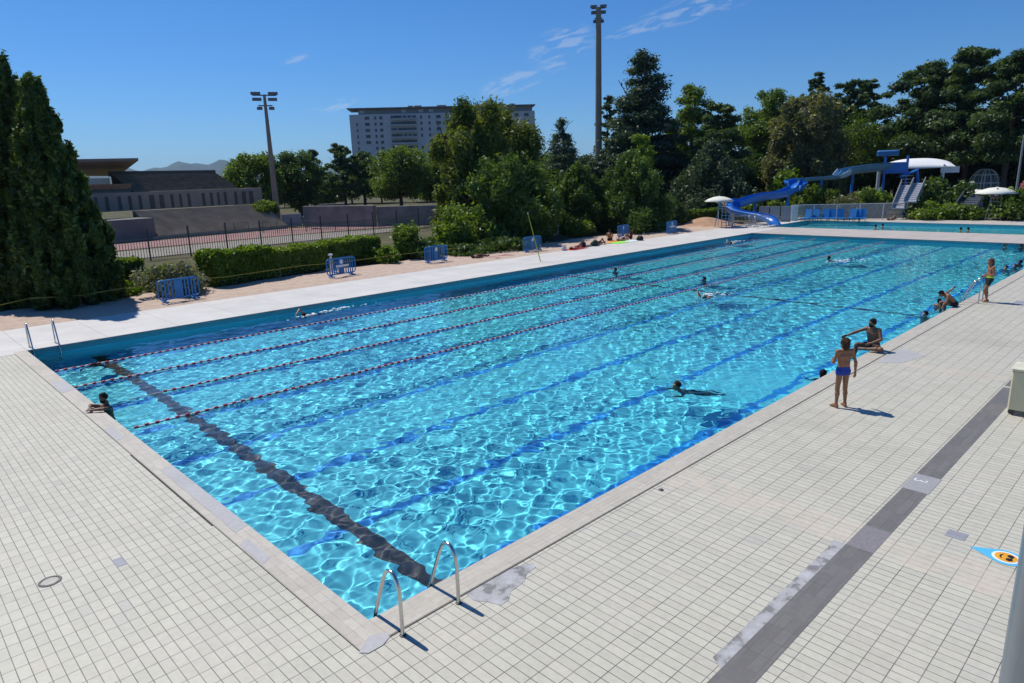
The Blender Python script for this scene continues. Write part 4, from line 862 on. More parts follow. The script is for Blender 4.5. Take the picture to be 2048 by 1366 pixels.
# people on the long deck
LIE = dict(pel=(0, 0, 0.12), chest=(0, 0.36, 0.12), neck=(0, 0.53, 0.12), head=(0, 0.66, 0.13), look=(0.1, 0.35, 1), hup=(0, 1, -0.2), shL=(-0.185, 0.47, 0.11), shR=(0.185, 0.47, 0.11), elL=(-0.30, 0.22, 0.06), elR=(0.30, 0.22, 0.06),
           wrL=(-0.28, -0.02, 0.06), wrR=(0.28, -0.02, 0.06), hiL=(-0.09, -0.03, 0.11), hiR=(0.09, -0.03, 0.11), knL=(-0.11, -0.36, 0.40), knR=(0.12, -0.45, 0.10), anL=(-0.11, -0.58, 0.08), anR=(0.13, -0.86, 0.06), toL=(-0.12, -0.72, 0.03), toR=(0.16, -0.92, 0.18))
SIT = dict(pel=(0, 0, 0.11), chest=(0, -0.02, 0.48), neck=(0, 0.03, 0.65), head=(0, 0.07, 0.785), shL=(-0.185, 0.0, 0.59), shR=(0.185, 0, 0.59), elL=(-0.27, 0.17, 0.38), elR=(0.27, 0.17, 0.38), wrL=(-0.16, 0.36, 0.36), wrR=(0.16, 0.36, 0.36),
           hiL=(-0.09, 0.03, 0.10), hiR=(0.09, 0.03, 0.10), knL=(-0.14, 0.40, 0.37), knR=(0.14, 0.40, 0.37), anL=(-0.12, 0.62, 0.07), anR=(0.12, 0.62, 0.07), toL=(-0.13, 0.78, 0.03), toR=(0.13, 0.78, 0.03))
CHAIR = dict(SIT, knL=(-0.13, 0.42, 0.10), knR=(0.13, 0.42, 0.10), anL=(-0.13, 0.46, -0.34), anR=(0.13, 0.46, -0.34), toL=(-0.14, 0.62, -0.41), toR=(0.14, 0.62, -0.41))
def towel(px, py, rz, col, label, w=0.95, l=1.9, name='towel'):
    q = G(px, py); b = MB(); rng = np.random.default_rng(int(px)); n = 8; V = []
    for i in range(n + 1):
        for j in range(5): V.append(((j / 4 - .5) * w, (i / n - .5) * l, 0.012 + 0.012 * rng.random()))
    F = [(i*5+j, i*5+j+1, i*5+j+6, i*5+j+5) for i in range(n) for j in range(4)]; k = len(V)
    b.add(V + [(a, c, 0.003) for a, c, _ in V], F + [tuple(q + k for q in f[::-1]) for f in F])
    for e in [[i * 5 for i in range(n + 1)], [i * 5 + 4 for i in range(n, -1, -1)], list(range(4, -1, -1)), [n * 5 + i for i in range(5)]]:
        for a, c in zip(e[:-1], e[1:]): b.f.append((a, c, c + k, a + k)); b.mi.append(0)
    o = b.build(name, cloth('towel_' + str(int(px)), col)); o.location = (q[0], q[1], 0.004); o.rotation_euler = (0, 0, rz); return tag(o, label, 'towel')
def sunbather(px, py, rz, pose, label, skin='tan', hair='black', tr=('black', (0.01, 0.01, 0.012)), lift=0.02, **kw):
    q = G(px, py); return person((q[0], q[1], lift), rz, pose, label, skin, hair, cloth(*tr), h=0.016, fingers=False, leg_cut=0.3, **kw)
towel(1152, 498, rad(96), (0.55, 0.03, 0.03), 'red towel under the sunbather nearest the blue panel barrier')
sunbather(1152, 498, rad(96), LIE, 'sunbather lying with one knee up on a red towel', 'fair', 'brown', ('red', (0.4, 0.02, 0.03)))
towel(1178, 492, rad(92), (0.02, 0.03, 0.05), 'dark blue towel right of the red one')
sunbather(1196, 489, rad(84), LIE, 'sunbather in a maroon suit lying in the shade beside the dark towel', 'dark', 'black', ('maroon', (0.10, 0.012, 0.015)), lift=0.03)
towel(1220, 484, rad(94), (0.75, 0.22, 0.02), 'bright orange towel in the row of sunbathers')
sunbather(1219, 482, rad(-60), SIT, 'person sitting with knees up on the orange towel', 'tan', 'brown', ('black', (0.01, 0.01, 0.012)))
towel(1240, 485, rad(94), (0.25, 0.75, 0.04), 'lime green towel in the row of sunbathers')
sunbather(1244, 481, rad(96), LIE, 'sunbather with raised knee on the lime green towel', 'fair', 'blond', ('black', (0.01, 0.01, 0.012)))
towel(1264, 482, rad(94), (0.62, 0.72, 0.72), 'white and mint towel, last of the row of towels')
sunbather(1262, 478, rad(30), SIT, 'person in dark clothes sitting behind the white towel', 'dark', 'black', ('maroon', (0.10, 0.012, 0.015)), top=cloth('maroon', (0.10, 0.012, 0.015)))
sunbather(958, 515, rad(97), dict(LIE, knL=(-0.12, -0.45, 0.10), anL=(-0.13, -0.86, 0.06), toL=(-0.15, -0.92, 0.18), look=(0, 0.2, -1)), 'tanned person lying flat at the edge of the sand', 'dark', 'brown', ('dark_red', (0.12, 0.015, 0.02)), lift=0.0)
towel(1003, 513, rad(97), (0.28, 0.05, 0.10), 'wine coloured towel lying on the edge of the deck in front of the lying person')
q = G(1332, 455); person((q[0], q[1] + 1.2, -0.05), toC(q), dict(wrL=(-0.18, 0.22, 1.10), wrR=(0.2, 0.2, 1.1)), 'person in a red shirt standing in the shade behind the farthest blue barrier', 'tan', 'black', cloth('dark_shorts', (0.02, 0.02, 0.03)), h=0.016, fingers=False, top=cloth('red_shirt', (0.42, 0.02, 0.03)))
sunbather(1313, 463, rad(140), SIT, 'person in a pale pink shirt sitting left of the farthest blue barrier', 'dark', 'black', ('black', (0.01, 0.01, 0.012)), top=cloth('pale_pink', (0.55, 0.42, 0.45)))
sunbather(1783, 440, rad(80), LIE, 'person lying on the far deck beside the white mesh fence', 'tan', 'brown', ('teal', (0.02, 0.25, 0.3)))

# ================================================================ POOL EQUIPMENT
m_steel = mat('brushed_steel', (0.55, 0.55, 0.54), 0.22, 1.0, var=0.08)
m_blue = mat('blue_plastic', (0.012, 0.17, 0.44), 0.45, var=0.10, scale=3)
m_white = mat('white_paint_gloss', (0.72, 0.72, 0.70), 0.45, var=0.06)
m_grey = mat('grey_metal', (0.34, 0.35, 0.35), 0.45, 0.3, var=0.1)
m_dgrey = mat('dark_metal', (0.06, 0.065, 0.07), 0.55, 0.2)
def ladder(loc, rz, w, label, hgt=0.79):
    o = empty('pool_ladder', loc, rz); tag(o, label, 'ladder', 'steel pool ladders')      # +Y of the ladder looks over the water
    for s_ in (0, 1):
        k = hgt / 0.79; P = [(s_ * w, y, z * (k if z > 0 else 1)) for y, z in ((-.55, -.02), (-.55, .28), (-.548, .50), (-.535, .62), (-.50, .71), (-.45, .765), (-.39, .785), (-.33, .77), (-.275, .72), (-.225, .635), (-.16, .49), (-.06, .25), (.03, .02), (.085, -.15), (.11, -.35), (.11, -1.55))]
        r = MB().tube(P, 0.024, 12).build('handrail', m_steel, o, True)
        MB().lathe([(0.042, 0.0), (0.042, 0.008), (0.03, 0.012)], (s_ * w, -0.55, 0.0), 16).build('flange', m_dgrey, r, True)
    for k in range(4): MB().box((w / 2, 0.13, -0.45 - 0.3 * k), (w - 0.04, 0.09, 0.03)).build('step', m_steel, o)
    return o
ladder((0.12, 0, 0.004), 0, 0.87, 'steel pool ladder at the nearest corner of the pool')
ladder((27.1, 0, 0.004), 0, 0.60, 'steel pool ladder on the right rim beside the standing child', 0.86)
ladder((0.95, WD, 0.004), math.pi, 0.78, 'steel pool ladder at the far left corner of the pool', 0.86)

m_red = mat('red_float', (0.50, 0.03, 0.05), 0.4); m_ropew = mat('white_float', (0.74, 0.70, 0.67), 0.45)
def lane_rope(y, x0, label, gap=None):
    o = empty('lane_rope', (x0, y, ZW + 0.015)); tag(o, label, 'lane rope', 'red and white lane ropes'); ln = L - 0.15 - x0
    b = MB().tube([(0, 0, 0.0), (ln, 0, 0.0)], 0.012, 6); rng = np.random.default_rng(int(y * 10)); step = 0.235
    for i in range(int(ln / step)):
        if gap and gap[0] < i * step < gap[1]: continue
        b.lathe([(0.012, 0.058), (0.030, 0.064), (0.030, 0.172), (0.012, 0.178)], (i * step, 0.012 * math.sin(i * .7), 0.0), 8, 'x')
    b.build('cable', m_ropew, o)
    f0 = None; far = MB(); nn = 0
    for i in range(int(ln / step)):
        if gap and gap[0] < i * step < gap[1]: continue
        prof = [(0.012, -0.050), (0.036, -0.043), (0.040, 0), (0.036, 0.043), (0.012, 0.050)]; c = (i * step, 0.012 * math.sin(i * .7), 0.004 + 0.004 * math.sin(i * 1.7))
        if nn < 100:
            if f0 is None: f = f0 = MB().lathe(prof, (0, 0, 0), 10, 'x').build('float', m_red, o, True)
            else: f = f0.copy(); S.collection.objects.link(f); f.parent = o
            f.location = c; nn += 1
        else: far.lathe(prof, c, 8, 'x')
    stuff(far.build('far_floats', m_red, o, True)); return o
lane_rope(18.25, 0.25, 'lane rope nearest the left wall, with red and white floats')
lane_rope(15.70, 0.22, 'second lane rope from the left wall, with red and white floats')
lane_rope(13.20, 0.9, 'third lane rope from the left wall, its floats missing at the near end', (-1, 0.8))
lane_rope(10.62, 0.36, 'rightmost lane rope, dividing the roped lanes from the open water')

def splash(px, py, sx, sy, label, seed, n=70, rz=0.0):
    q = G(px, py, ZW); rng = np.random.default_rng(seed); b = MB()
    for i in range(n):
        x, y = rng.normal(0, sx), rng.normal(0, sy); r = 0.02 + 0.05 * rng.random() ** 2; c, s_ = math.cos(rz), math.sin(rz)
        b.ell((q[0] + x * c - y * s_, q[1] + x * s_ + y * c, ZW + 0.015 + 0.10 * rng.random() ** 3 * math.exp(-abs(x) / sx)), (r * 1.6, r * 1.4, r * 0.5), 6)
    return stuff(tag(b.build('splash', mat('foam', (0.78, 0.84, 0.86), 0.6), None, True), label, 'splash'))
splash(668, 621, 0.9, 0.10, 'white foam trail behind the front crawl swimmer by the left wall', 1, 60, rad(6)); splash(612, 633, 0.15, 0.12, 'foam at the hands of the front crawl swimmer by the left wall', 2, 25)
splash(1690, 521, 0.7, 0.35, 'white splash round the swimmer in the far half of the pool', 3, 50); splash(1425, 590, 0.5, 0.3, 'splash round the swimmer with the pale cap', 4, 35); splash(1470, 484, 0.6, 0.15, 'splash of the far swimmer by the left wall', 5, 50)

# drain cover, small lid
q = G(100, 1163); dc = empty('drain_cover', (q[0], q[1], 0.003)); tag(dc, 'round beige drain cover in the tiles of the short end deck', 'drain cover')
MB().lathe([(0.0, 0.004), (0.10, 0.004), (0.10, 0.0)], (0, 0, 0), 28).build('lid', mat('beige_plastic', (0.42, 0.39, 0.33), 0.5), dc)
MB().lathe([(0.112, 0.0), (0.112, 0.006), (0.14, 0.006), (0.145, 0.0)], (0, 0, 0), 28).build('rim', mat('dark_ring', (0.10, 0.095, 0.085), 0.6), dc)
q = G(1322, 980); tag(MB().lathe([(0.0, 0.012), (0.035, 0.012), (0.05, 0.0)], (q[0], q[1], 0.003), 14).build('drain_plug', m_dgrey, None, True), 'small dark plug in the tiles beyond the right rim', 'plug')

# drop-shaped floor sticker with a round yellow face in dark glasses
st = empty('floor_sticker', (6.84, -5.27, 0.003), math.pi); tag(st, 'sky blue drop shaped floor sticker with a yellow smiling face', 'sticker')
def disc(name, cx_, cy_, rx, ry, z, m, n=40, parent=st):
    return MB().prism([(cx_ + rx * math.cos(6.2832 * k / n), cy_ + ry * math.sin(6.2832 * k / n), z) for k in range(n)], (0, 0, 0.0015)).build(name, m, parent)
R_ = 0.215; a0 = math.asin(R_ / 0.43)
drop = [(R_ * math.cos(t), R_ * math.sin(t), 0) for t in np.linspace(-math.pi + (math.pi/2 - a0), 0, 18)][1:] 
drop = [(R_ * math.cos(t), R_ * math.sin(t), 0) for t in np.linspace(rad(-30), rad(210), 40)] + [(0.0, -0.43, 0)]
MB().prism(drop, (0, 0, 0.0015)).build('drop_backing', mat('sticker_blue', (0.10, 0.48, 0.72), 0.5, var=0.03), st)
disc('white_ring', 0, 0.0, 0.165, 0.165, 0.0025, mat('sticker_white', (0.80, 0.82, 0.84), 0.5, var=0.03)); disc('face', 0, 0.0, 0.132, 0.132, 0.005, mat('sticker_yellow', (0.78, 0.36, 0.02), 0.5, var=0.15))
m_blk = mat('sticker_black', (0.01, 0.01, 0.01), 0.5)
gl = MB(); 
for s_ in (-1, 1): gl.prism([(s_ * 0.052 + 0.042 * math.cos(t), 0.045 + 0.040 * math.sin(t), 0.0075) for t in np.linspace(0, 6.28, 20)[:-1]], (0, 0, 0.0015))
gl.box((0, 0.062, 0.0087), (0.06, 0.02, 0.0015)); gl.build('dark_glasses', m_blk, st)
MB().prism([(0.07 * math.cos(t), -0.025 + 0.05 * math.sin(t), 0.0075) for t in np.linspace(rad(200), rad(340), 12)] + [(0.055 * math.cos(t), -0.022 + 0.032 * math.sin(t), 0.0075) for t in np.linspace(rad(335), rad(205), 12)], (0, 0, 0.0015)).build('smile', m_blk, st)

# cream bin at the right edge and the near post
q = (13.75, -4.32); bn = empty('waste_bin', (q[0], q[1], 0), rad(2)); tag(bn, 'cream coloured box shaped bin at the right edge beside the grey strip', 'bin')
MB().bbox((0, 0, 0.56), (0.62, 0.62, 0.86), 0.03).build('body', mat('cream_paint', (0.62, 0.57, 0.37), 0.5, var=0.06, scale=2), bn); MB().bbox((0, 0, 1.02), (0.66, 0.66, 0.06), 0.02).build('lid', mat('cream_lid', (0.68, 0.65, 0.48), 0.5), bn)
for sx in (-1, 1):
    for sy in (-1, 1): MB().lathe([(0.0, -0.02), (0.06, -0.02), (0.06, 0.02), (0.0, 0.02)], (sx * 0.22, sy * 0.24, 0.062), 14, 'x').build('wheel', m_dgrey, bn, True)
q = RY(2042, 1366, 2.35); pst = empty('metal_post', (q[0], q[1], -0.02)); tag(pst, 'shiny round grey metal post close to the camera, at the lower right edge', 'post')
MB().tube([(0, 0, 0), (0, 0, 5.9)], 0.055, 24).build('shaft', mat('post_steel', (0.30, 0.33, 0.36), 0.30, 0.7, var=0.06), pst, True); MB().lathe([(0.11, 0.02), (0.11, 0.04), (0.06, 0.05)], (0, 0, 0), 20).build('foot_plate', m_grey, pst, True)

# blue plastic barriers
def barrier(px, py, rz, label, sign=None, lean=0.0):
    q = G(px, py); o = empty('crowd_barrier', (q[0], q[1], 0.0), rz); tag(o, label, 'barrier', 'blue plastic barriers by the long side of the pool'); w, h = 1.95, 1.06
    fr = MB(); pts = []
    for cx_, cz, a0_ in ((w/2 - .17, h - .17, 0), (-w/2 + .17, h - .17, 90), (-w/2 + .17, .34, 180), (w/2 - .17, .34, 270)):
        pts += [(cx_ + .17 * math.cos(rad(a0_ + t)), 0, cz + .17 * math.sin(rad(a0_ + t))) for t in (0, 30, 60, 90)]
    fr.tube(pts + [pts[0]], 0.034, 8, False); fr.build('frame', m_blue, o, True)
    MB().bbox((0, 0, 0.61), (0.40, 0.05, 0.84), 0.015).build('centre_panel', m_blue, o)
    for s_ in (-1, 1):
        bs = MB()
        for k in range(4): bs.bbox((s_ * (0.32 + 0.155 * k), 0, 0.61), (0.075, 0.035, 0.84), 0.008)
        bs.build('bars', m_blue, o)
        MB().bbox((s_ * 0.70, 0, 0.07), (0.12, 0.52, 0.06), 0.015).bbox((s_ * 0.70, 0, 0.15), (0.10, 0.10, 0.14), 0.015).build('foot', m_blue, o)
    if sign is not None: disc('sign', 0, 0, 0.11, 0.13, 0, m_white, 24, o).rotation_euler = (rad(90), 0, 0); o.children[-1].location = (0, -0.045, 0.86)
    if sign == 'strip': MB().box((0.05, -0.05, 0.62), (0.9, 0.006, 0.12)).build('sign_strip', m_white, o)
    return o
barrier(361, 602, rad(7), 'leftmost blue barrier, without a sign'); barrier(684, 553, rad(6), 'blue barrier in front of the white bollard lamp', 'strip'); barrier(873, 525, rad(5), 'third blue barrier from the left, before the low border hedge', 'disc')
barrier(1065, 503, rad(4), 'blue barrier in the shade with the yellow pole leaning on it', 'disc'); barrier(1246, 476, rad(10), 'blue barrier right behind the row of sunbathers', 'disc'); barrier(1343, 467, rad(8), 'farthest blue barrier, beside the person in the red shirt', 'strip')
# tape strung along the hedges
tp = MB(); px_ = [(-20, 618), (60, 602), (160, 592), (260, 577), (350, 563), (450, 555), (560, 540), (600, 535), (668, 524), (750, 513), (860, 505), (960, 493), (1060, 483)]
P = [G(a, b, 0.55) for a, b in px_]; P = [(a[0], min(max(a[1], 29.2), 30.0) if 5 < a[0] < 26 else a[1], 0.62 + 0.05 * math.sin(i * 2.1)) for i, a in enumerate(P)]
tapo = empty('barrier_tape', (P[0][0], P[0][1], 0)); tag(tapo, 'yellow tape strung on thin stakes along the foot of the hedges', 'tape')
V = []; 
for p in P: V += [(p[0] - P[0][0], p[1] - P[0][1], p[2] - 0.018), (p[0] - P[0][0], p[1] - P[0][1] + 0.004, p[2] + 0.018)]
MB().add(V, [(2*i, 2*i+2, 2*i+3, 2*i+1) for i in range(len(P) - 1)]).build('ribbon', mat('yellow_tape', (0.30, 0.26, 0.03), 0.6), tapo)
for p in P[::2]: MB().tube([(p[0] - P[0][0], p[1] - P[0][1] + 0.03, -0.05), (p[0] - P[0][0], p[1] - P[0][1] + 0.03, p[2] + 0.08)], 0.015, 6).build('stake', mat('stake_wood', (0.20, 0.16, 0.09), 0.8), tapo)
# rescue pole leaning on the shaded barrier
a = G(1081, 523); bnd = RY(1056, 428, math.hypot(a[0] - CP[0], a[1] - CP[1]) + 0.3); rp = empty('rescue_pole', (a[0], a[1], 0)); tag(rp, 'long yellow pole standing aslant at the shaded blue barrier', 'pole')
d = bnd - a; MB().tube([(0, 0, 0), tuple(d * 0.5), tuple(d)], [0.028, 0.026, 0.02], 8).build('shaft', mat('yellow_pole', (0.45, 0.47, 0.04), 0.45), rp, True); MB().tube([tuple(d), tuple(d * 1.03)], 0.035, 8).build('tip', m_white, rp, True)
def bollard(px, py, h, label):
    q = G(px, py); o = empty('bollard_lamp', (q[0], q[1], -0.02)); tag(o, label, 'lamp')
    MB().lathe([(0.09, 0), (0.09, h - 0.36), (0.0, h - 0.36)], (0, 0, 0), 16).build('post', m_white, o, True); MB().lathe([(0.07, h - 0.36), (0.07, h - 0.10)], (0, 0, 0), 16).build('lens', mat('lamp_glass', (0.55, 0.57, 0.58), 0.25), o, True)
    MB().lathe([(0.0, h), (0.13, h - 0.02), (0.14, h - 0.10), (0.0, h - 0.10)], (0, 0, 0), 18).build('cap', m_white, o, True)
bollard(664, 545, 1.15, 'white bollard lamp in the gap of the clipped hedge'); bollard(1116, 468, 0.85, 'small white bollard lamp in the shade of the juniper trees')

# ================================================================ BEYOND THE DECK: sand, stadium, flats, hills
def free_sheet(name, pts, z, m): 
    b = MB(); b.add([(p[0], p[1], z) for p in pts], [tuple(range(len(pts)))]); return struct(b.build(name, m))
rng = np.random.default_rng(21)
edge = [(x, 30.3 + 0.35 * math.sin(x * 0.9) + 0.25 * rng.random()) for x in np.arange(56, -34, -1.2)]
def mound():
    X = np.linspace(-34, 56, 240); Y = np.linspace(26.0, 31.2, 22); V = []
    for x in X:
        for y in Y:
            t = (y - 26.0) / 5.2; V.append((x, y + 0.15 * math.sin(x * 0.8) * t, -0.035 + 0.05 * min(1, t * 6) + 0.04 * math.sin(x * 1.7 + y * 2) * math.sin(y * 2.3 - x * 0.6) * min(1, t * 4)))
    F = [(i*22+j, (i+1)*22+j, (i+1)*22+j+1, i*22+j+1) for i in range(239) for j in range(21)]
    return struct(np_mesh('sand_strip', V, F, m_sand, smooth=True))
mound()
X = np.linspace(54, 64, 40); Y = np.linspace(26.4, 33.5, 26)
V = [(x, y, -0.05 + 0.75 * math.exp(-((x - 59.2) / 2.6) ** 2 - ((y - 30.0) / 1.8) ** 2)) for x in X for y in Y]
struct(np_mesh('sand_heap', V, [(i*26+j, (i+1)*26+j, (i+1)*26+j+1, i*26+j+1) for i in range(39) for j in range(25)], m_terra, smooth=True))
free_sheet('sand_court', [(-10, 50), (34, 53.5), (46, 58.5), (30, 61.5), (-10, 57)], -0.045, m_grey_sand)
free_sheet('running_track', [(-30, 58.4), (30, 62.2), (52, 61), (60, 66), (52, 72.2), (33, 72.0), (20, 69.6), (-30, 61.5)], -0.038, m_track)

# railing in front of the stadium: dark posts and infill bays
rl = empty('stadium_railing', (-6.0, 46.6, -0.06)); tag(rl, 'dark metal picket railing with tall posts between the hedges and the running track', 'railing')
m_rail = mat('railing_metal', (0.17, 0.165, 0.155), 0.6, 0.1); u = nrm((22.0, 2.9, 0)); q0 = 0.0
for i in range(18):
    MB().box(tuple(u * (3.1 * i) + v3(0, 0, 1.15)), (0.09, 0.09, 2.5), math.atan2(u[1], u[0])).build('post', m_dgrey, rl)
    if i == 17: break
    b = MB()
    for zz in (0.25, 1.62): b.box(tuple(u * (3.1 * i + 1.55) + v3(0, 0, zz)), (3.0, 0.03, 0.05), math.atan2(u[1], u[0]))
    for k in range(14): b.box(tuple(u * (3.1 * i + 0.22 + 0.205 * k) + v3(0, 0, 0.95)), (0.035, 0.03, 1.6), math.atan2(u[1], u[0]))
    b.build('picket_bay', m_rail, rl)

# stadium stand
m_scon = mat('stand_concrete', (0.34, 0.28, 0.205), 0.9, var=0.2, scale=0.8); m_seat = mat('stand_seats', (0.20, 0.155, 0.11), 0.85, var=0.25, scale=1.5); m_swall = mat('stand_wall', (0.30, 0.265, 0.22), 0.85, var=0.12, scale=0.6)
m_sdark = mat('stand_opening', (0.10, 0.09, 0.08), 0.8); m_rust = mat('stand_orange', (0.42, 0.19, 0.10), 0.8, var=0.2)
sa, sb = G(318, 478), G(548, 458); u = nrm(sb - sa); nv = np.array([-u[1], u[0], 0.0]); SL = np.linalg.norm(sb - sa)
stn = empty('stadium_stand', (sa[0], sa[1], -0.06), math.atan2(u[1], u[0])); tag(stn, 'grey concrete stadium stand with two banks of steps and a cantilevered roof', 'stadium')
def steps(t0, t1, w0, z0, w1, z1, n, m, name):
    b = MB()
    for i in range(n):
        wa = w0 + (w1 - w0) * i / n; zb = z0 + (z1 - z0) * (i + 1) / n
        b.box(((t0 + t1) / 2, (wa + w1 + 0.4) / 2, (z0 - 0.35 + zb) / 2), (t1 - t0, w1 + 0.4 - wa - 0.003 * i, zb - z0 + 0.35 - 0.002 * i))
    return b.build(name, m, stn)
steps(0.0, 15.5, 0.0, 0.35, 5.0, 2.95, 22, m_scon, 'lower_steps')
MB().box((7.2, 0.0, 0.15), (15.6, 0.2, 0.42)).build('kerb_wall', m_swall, stn)
MB().box((-6.2, 2.6, 1.1), (12.2, 4.6, 2.3)).build('side_wall', mat('stand_side', (0.17, 0.165, 0.165), 0.9, var=0.15, scale=0.5), stn)
w = MB().box((6.8, 9.2, 3.9), (21.0, 3.0, 2.0)).build('concourse_wall', m_swall, stn)
for t_, wd in ((-2.6, .3), (-1.5, .3), (-0.2, .3), (0.9, .3), (2.0, .3), (3.3, .5), (4.4, .45), (5.6, .3), (6.6, .25), (7.6, .3), (9.4, .3), (10.4, .3), (11.3, .25), (12.2, .3), (13.6, .3), (14.7, .5), (15.7, .5)): MB().box((t_, 7.68, 3.75), (wd, 0.12, 1.5)).build('doorway', m_sdark, stn)
steps(2.2, 15.0, 8.6, 4.55, 14.6, 7.0, 20, m_seat, 'upper_steps')
MB().box((8.6, 15.0, 7.05), (13.2, 0.35, 0.6)).build('back_parapet', mat('stand_parapet', (0.11, 0.10, 0.09), 0.8), stn)
MB().box((-9.4, 12.4, 4.5), (23.0, 5.0, 2.6)).build('stand_block', m_swall, stn); MB().box((-9.4, 9.75, 5.55), (23.0, 0.4, 0.6)).build('orange_band', m_rust, stn)
MB().box((-11.0, 8.6, 2.7), (11.0, 3.6, 2.2)).build('entrance_block', mat('stand_entrance', (0.20, 0.21, 0.225), 0.9), stn); MB().box((-10.5, 6.75, 2.3), (5.4, 0.14, 1.2)).build('entrance_opening', mat('stand_yellowish', (0.16, 0.12, 0.06), 0.8), stn)
MB().box((-10.0, 6.6, 3.4), (8.0, 1.4, 0.25)).build('entrance_canopy', m_scon, stn)
# cantilevered roof, its soffit falling towards the back
f1, f0, b1, b0 = RY(277, 321, 92), RY(20, 327, 80), RY(236, 352, 103), RY(-10, 352, 93)
rf = MB(); q = [v for v in (f0, f1, b1, b0)]; loc = lambda v: (float(np.dot(v - sa, u)), float(np.dot(v - sa, nv)), float(v[2] + 0.06))
rf.prism([loc(v) for v in q], (0, 0, 0.28)); rfo = rf.build('roof', mat('stand_roof', (0.22, 0.19, 0.165), 0.8, var=0.1), stn)
lb = loc(b1); 
for k in range(4): MB().box((lb[0] - 0.6 - 6.0 * k, lb[1] - 0.3, (lb[2] + 5.7) / 2), (0.35, 0.5, max(0.5, lb[2] - 5.7))).build('roof_post', m_swall, stn)
MB().box((lb[0] - 9.0, lb[1] + 0.2, lb[2] - 0.62), (16.0, 0.10, 0.8)).build('wind_screen', mat('screen_glass', (0.62, 0.72, 0.78), 0.2), stn)

# walls and boards round the field
def wall_px(name, pa, pb, ha, th, m, label, cat='wall'):
    a, b = G(*pa), G(*pb); d = b - a; ln = np.linalg.norm(d); o = MB().bbox((0, 0, ha / 2 - 0.05), (ln, th, ha), 0.03).build(name, m); o.location = ((a[0] + b[0]) / 2, (a[1] + b[1]) / 2, 0); o.rotation_euler = (0, 0, math.atan2(d[1], d[0])); return tag(o, label, cat)
m_mauve = mat('terrace_stone', (0.22, 0.20, 0.185), 0.9, var=0.25, scale=0.7)
wall_px('terrace_wall', (612, 452), (752, 452), 2.5, 0.6, m_mauve, 'mauve grey terrace wall behind the track, left of the field gate'); wall_px('terrace_wall', (756, 451), (900, 447), 2.3, 0.6, m_mauve, 'greyer terrace wall behind the track running behind the feathery tree')
wall_px('sign_board', (565, 452), (604, 449), 1.5, 0.12, mat('board_pink', (0.42, 0.36, 0.37), 0.6, var=0.15, scale=2), 'pale pinkish board beside the foot of the floodlight mast', 'sign'); wall_px('sign_board', (606, 451), (682, 450), 1.15, 0.12, mat('board_dark', (0.16, 0.17, 0.20), 0.6, var=0.5, scale=1.2), 'long dark advertising board along the track', 'sign')
wall_px('sign_board', (532, 457), (548, 456), 1.2, 0.12, mat('board_grey', (0.28, 0.27, 0.26), 0.6), 'small grey board left of the floodlight mast', 'sign')
for k, (a, b, hh, lb_) in enumerate([((640, 423), (700, 421), 1.4, 'pale low building wall seen between the tree trunks'), ((1140, 430), (1260, 424), 1.6, 'grey wall seen in the shade between the juniper trunks')]):
    wall_px('garden_wall', a, b, hh, 0.4, mat('pale_wall', (0.30, 0.29, 0.27), 0.9, var=0.2), lb_)
# mesh fence posts along the far side of the track
mf = empty('field_fence', tuple(G(500, 466))); tag(mf, 'thin green wire fence round the running track', 'fence'); a, b = G(470, 466) - G(500, 466), G(880, 457) - G(500, 466)
for k in range(15):
    p = a + (b - a) * k / 14; MB().tube([(p[0], p[1], -0.05), (p[0], p[1], 1.25)], 0.035, 6).build('post', mat('fence_green', (0.05, 0.10, 0.07), 0.6), mf)
r_ = MB()
for zz in (0.15, 0.65, 1.18): r_.tube([tuple(a + v3(0, 0, zz)), tuple(b + v3(0, 0, zz))], 0.018, 5)
r_.build('rail', MATS['fence_green'], mf)

def mast(px, pyb, ptop, d, r0, r1, label, wide=True, brown=True):
    if pyb: q = G(px, pyb)
    else: q = RY(px, 300, d)
    dd = math.hypot(q[0] - CP[0], q[1] - CP[1]); h = RY(ptop[0], ptop[1], dd)[2]
    o = empty('floodlight_mast', (q[0], q[1], -0.06), math.atan2(CP[1] - q[1], CP[0] - q[0]) + math.pi / 2); tag(o, label, 'floodlight')
    MB().tube([(0, 0, 0), (0, 0, h * 0.5), (0, 0, h)], [r0, (r0 + r1) / 2, r1], 14).build('pole', mat('mast_rust', (0.27, 0.21, 0.155), 0.7, var=0.15, scale=1) if brown else mat('mast_tan', (0.25, 0.20, 0.145), 0.7, var=0.12, scale=1), o, True)
    kk = 0.70 if wide else 0.42
    for zb_, wb_ in ((h - 0.1, 4.0), (h - 1.3, 2.4)): MB().box((0, 0, zb_), (wb_ * kk, 0.12, 0.12)).build('crossbeam', m_dgrey, o)
    for row, (z, xs) in enumerate([(h + 0.15, (-2.0, -1.45, -0.9, 0.9, 1.45, 2.0)), (h - 0.55, (-1.8, -1.3, -0.8, 0.8, 1.3, 1.8)), (h - 1.6, (-1.2, -0.8, 0.8, 1.2))]):
        for x in xs:
            k = kk; f = MB().bbox((x * k, 0.14, z), (0.38, 0.30, 0.36), 0.03).build('lamp', mat('lamp_housing', (0.16, 0.17, 0.19), 0.5, 0.2), o)
            MB().box((x * k, 0.298, z), (0.31, 0.02, 0.29)).build('lamp_glass', mat('lamp_front', (0.35, 0.37, 0.38), 0.2), f)
    return o
mast(557, 452, (534, 188), None, 0.43, 0.17, 'slender floodlight mast with a wide head of lamps, standing by the running track')
mast(1197, None, (1193, 14), 95, 0.52, 0.34, 'tall thick light mast in the middle, its lamps cut by the top edge', False, False)

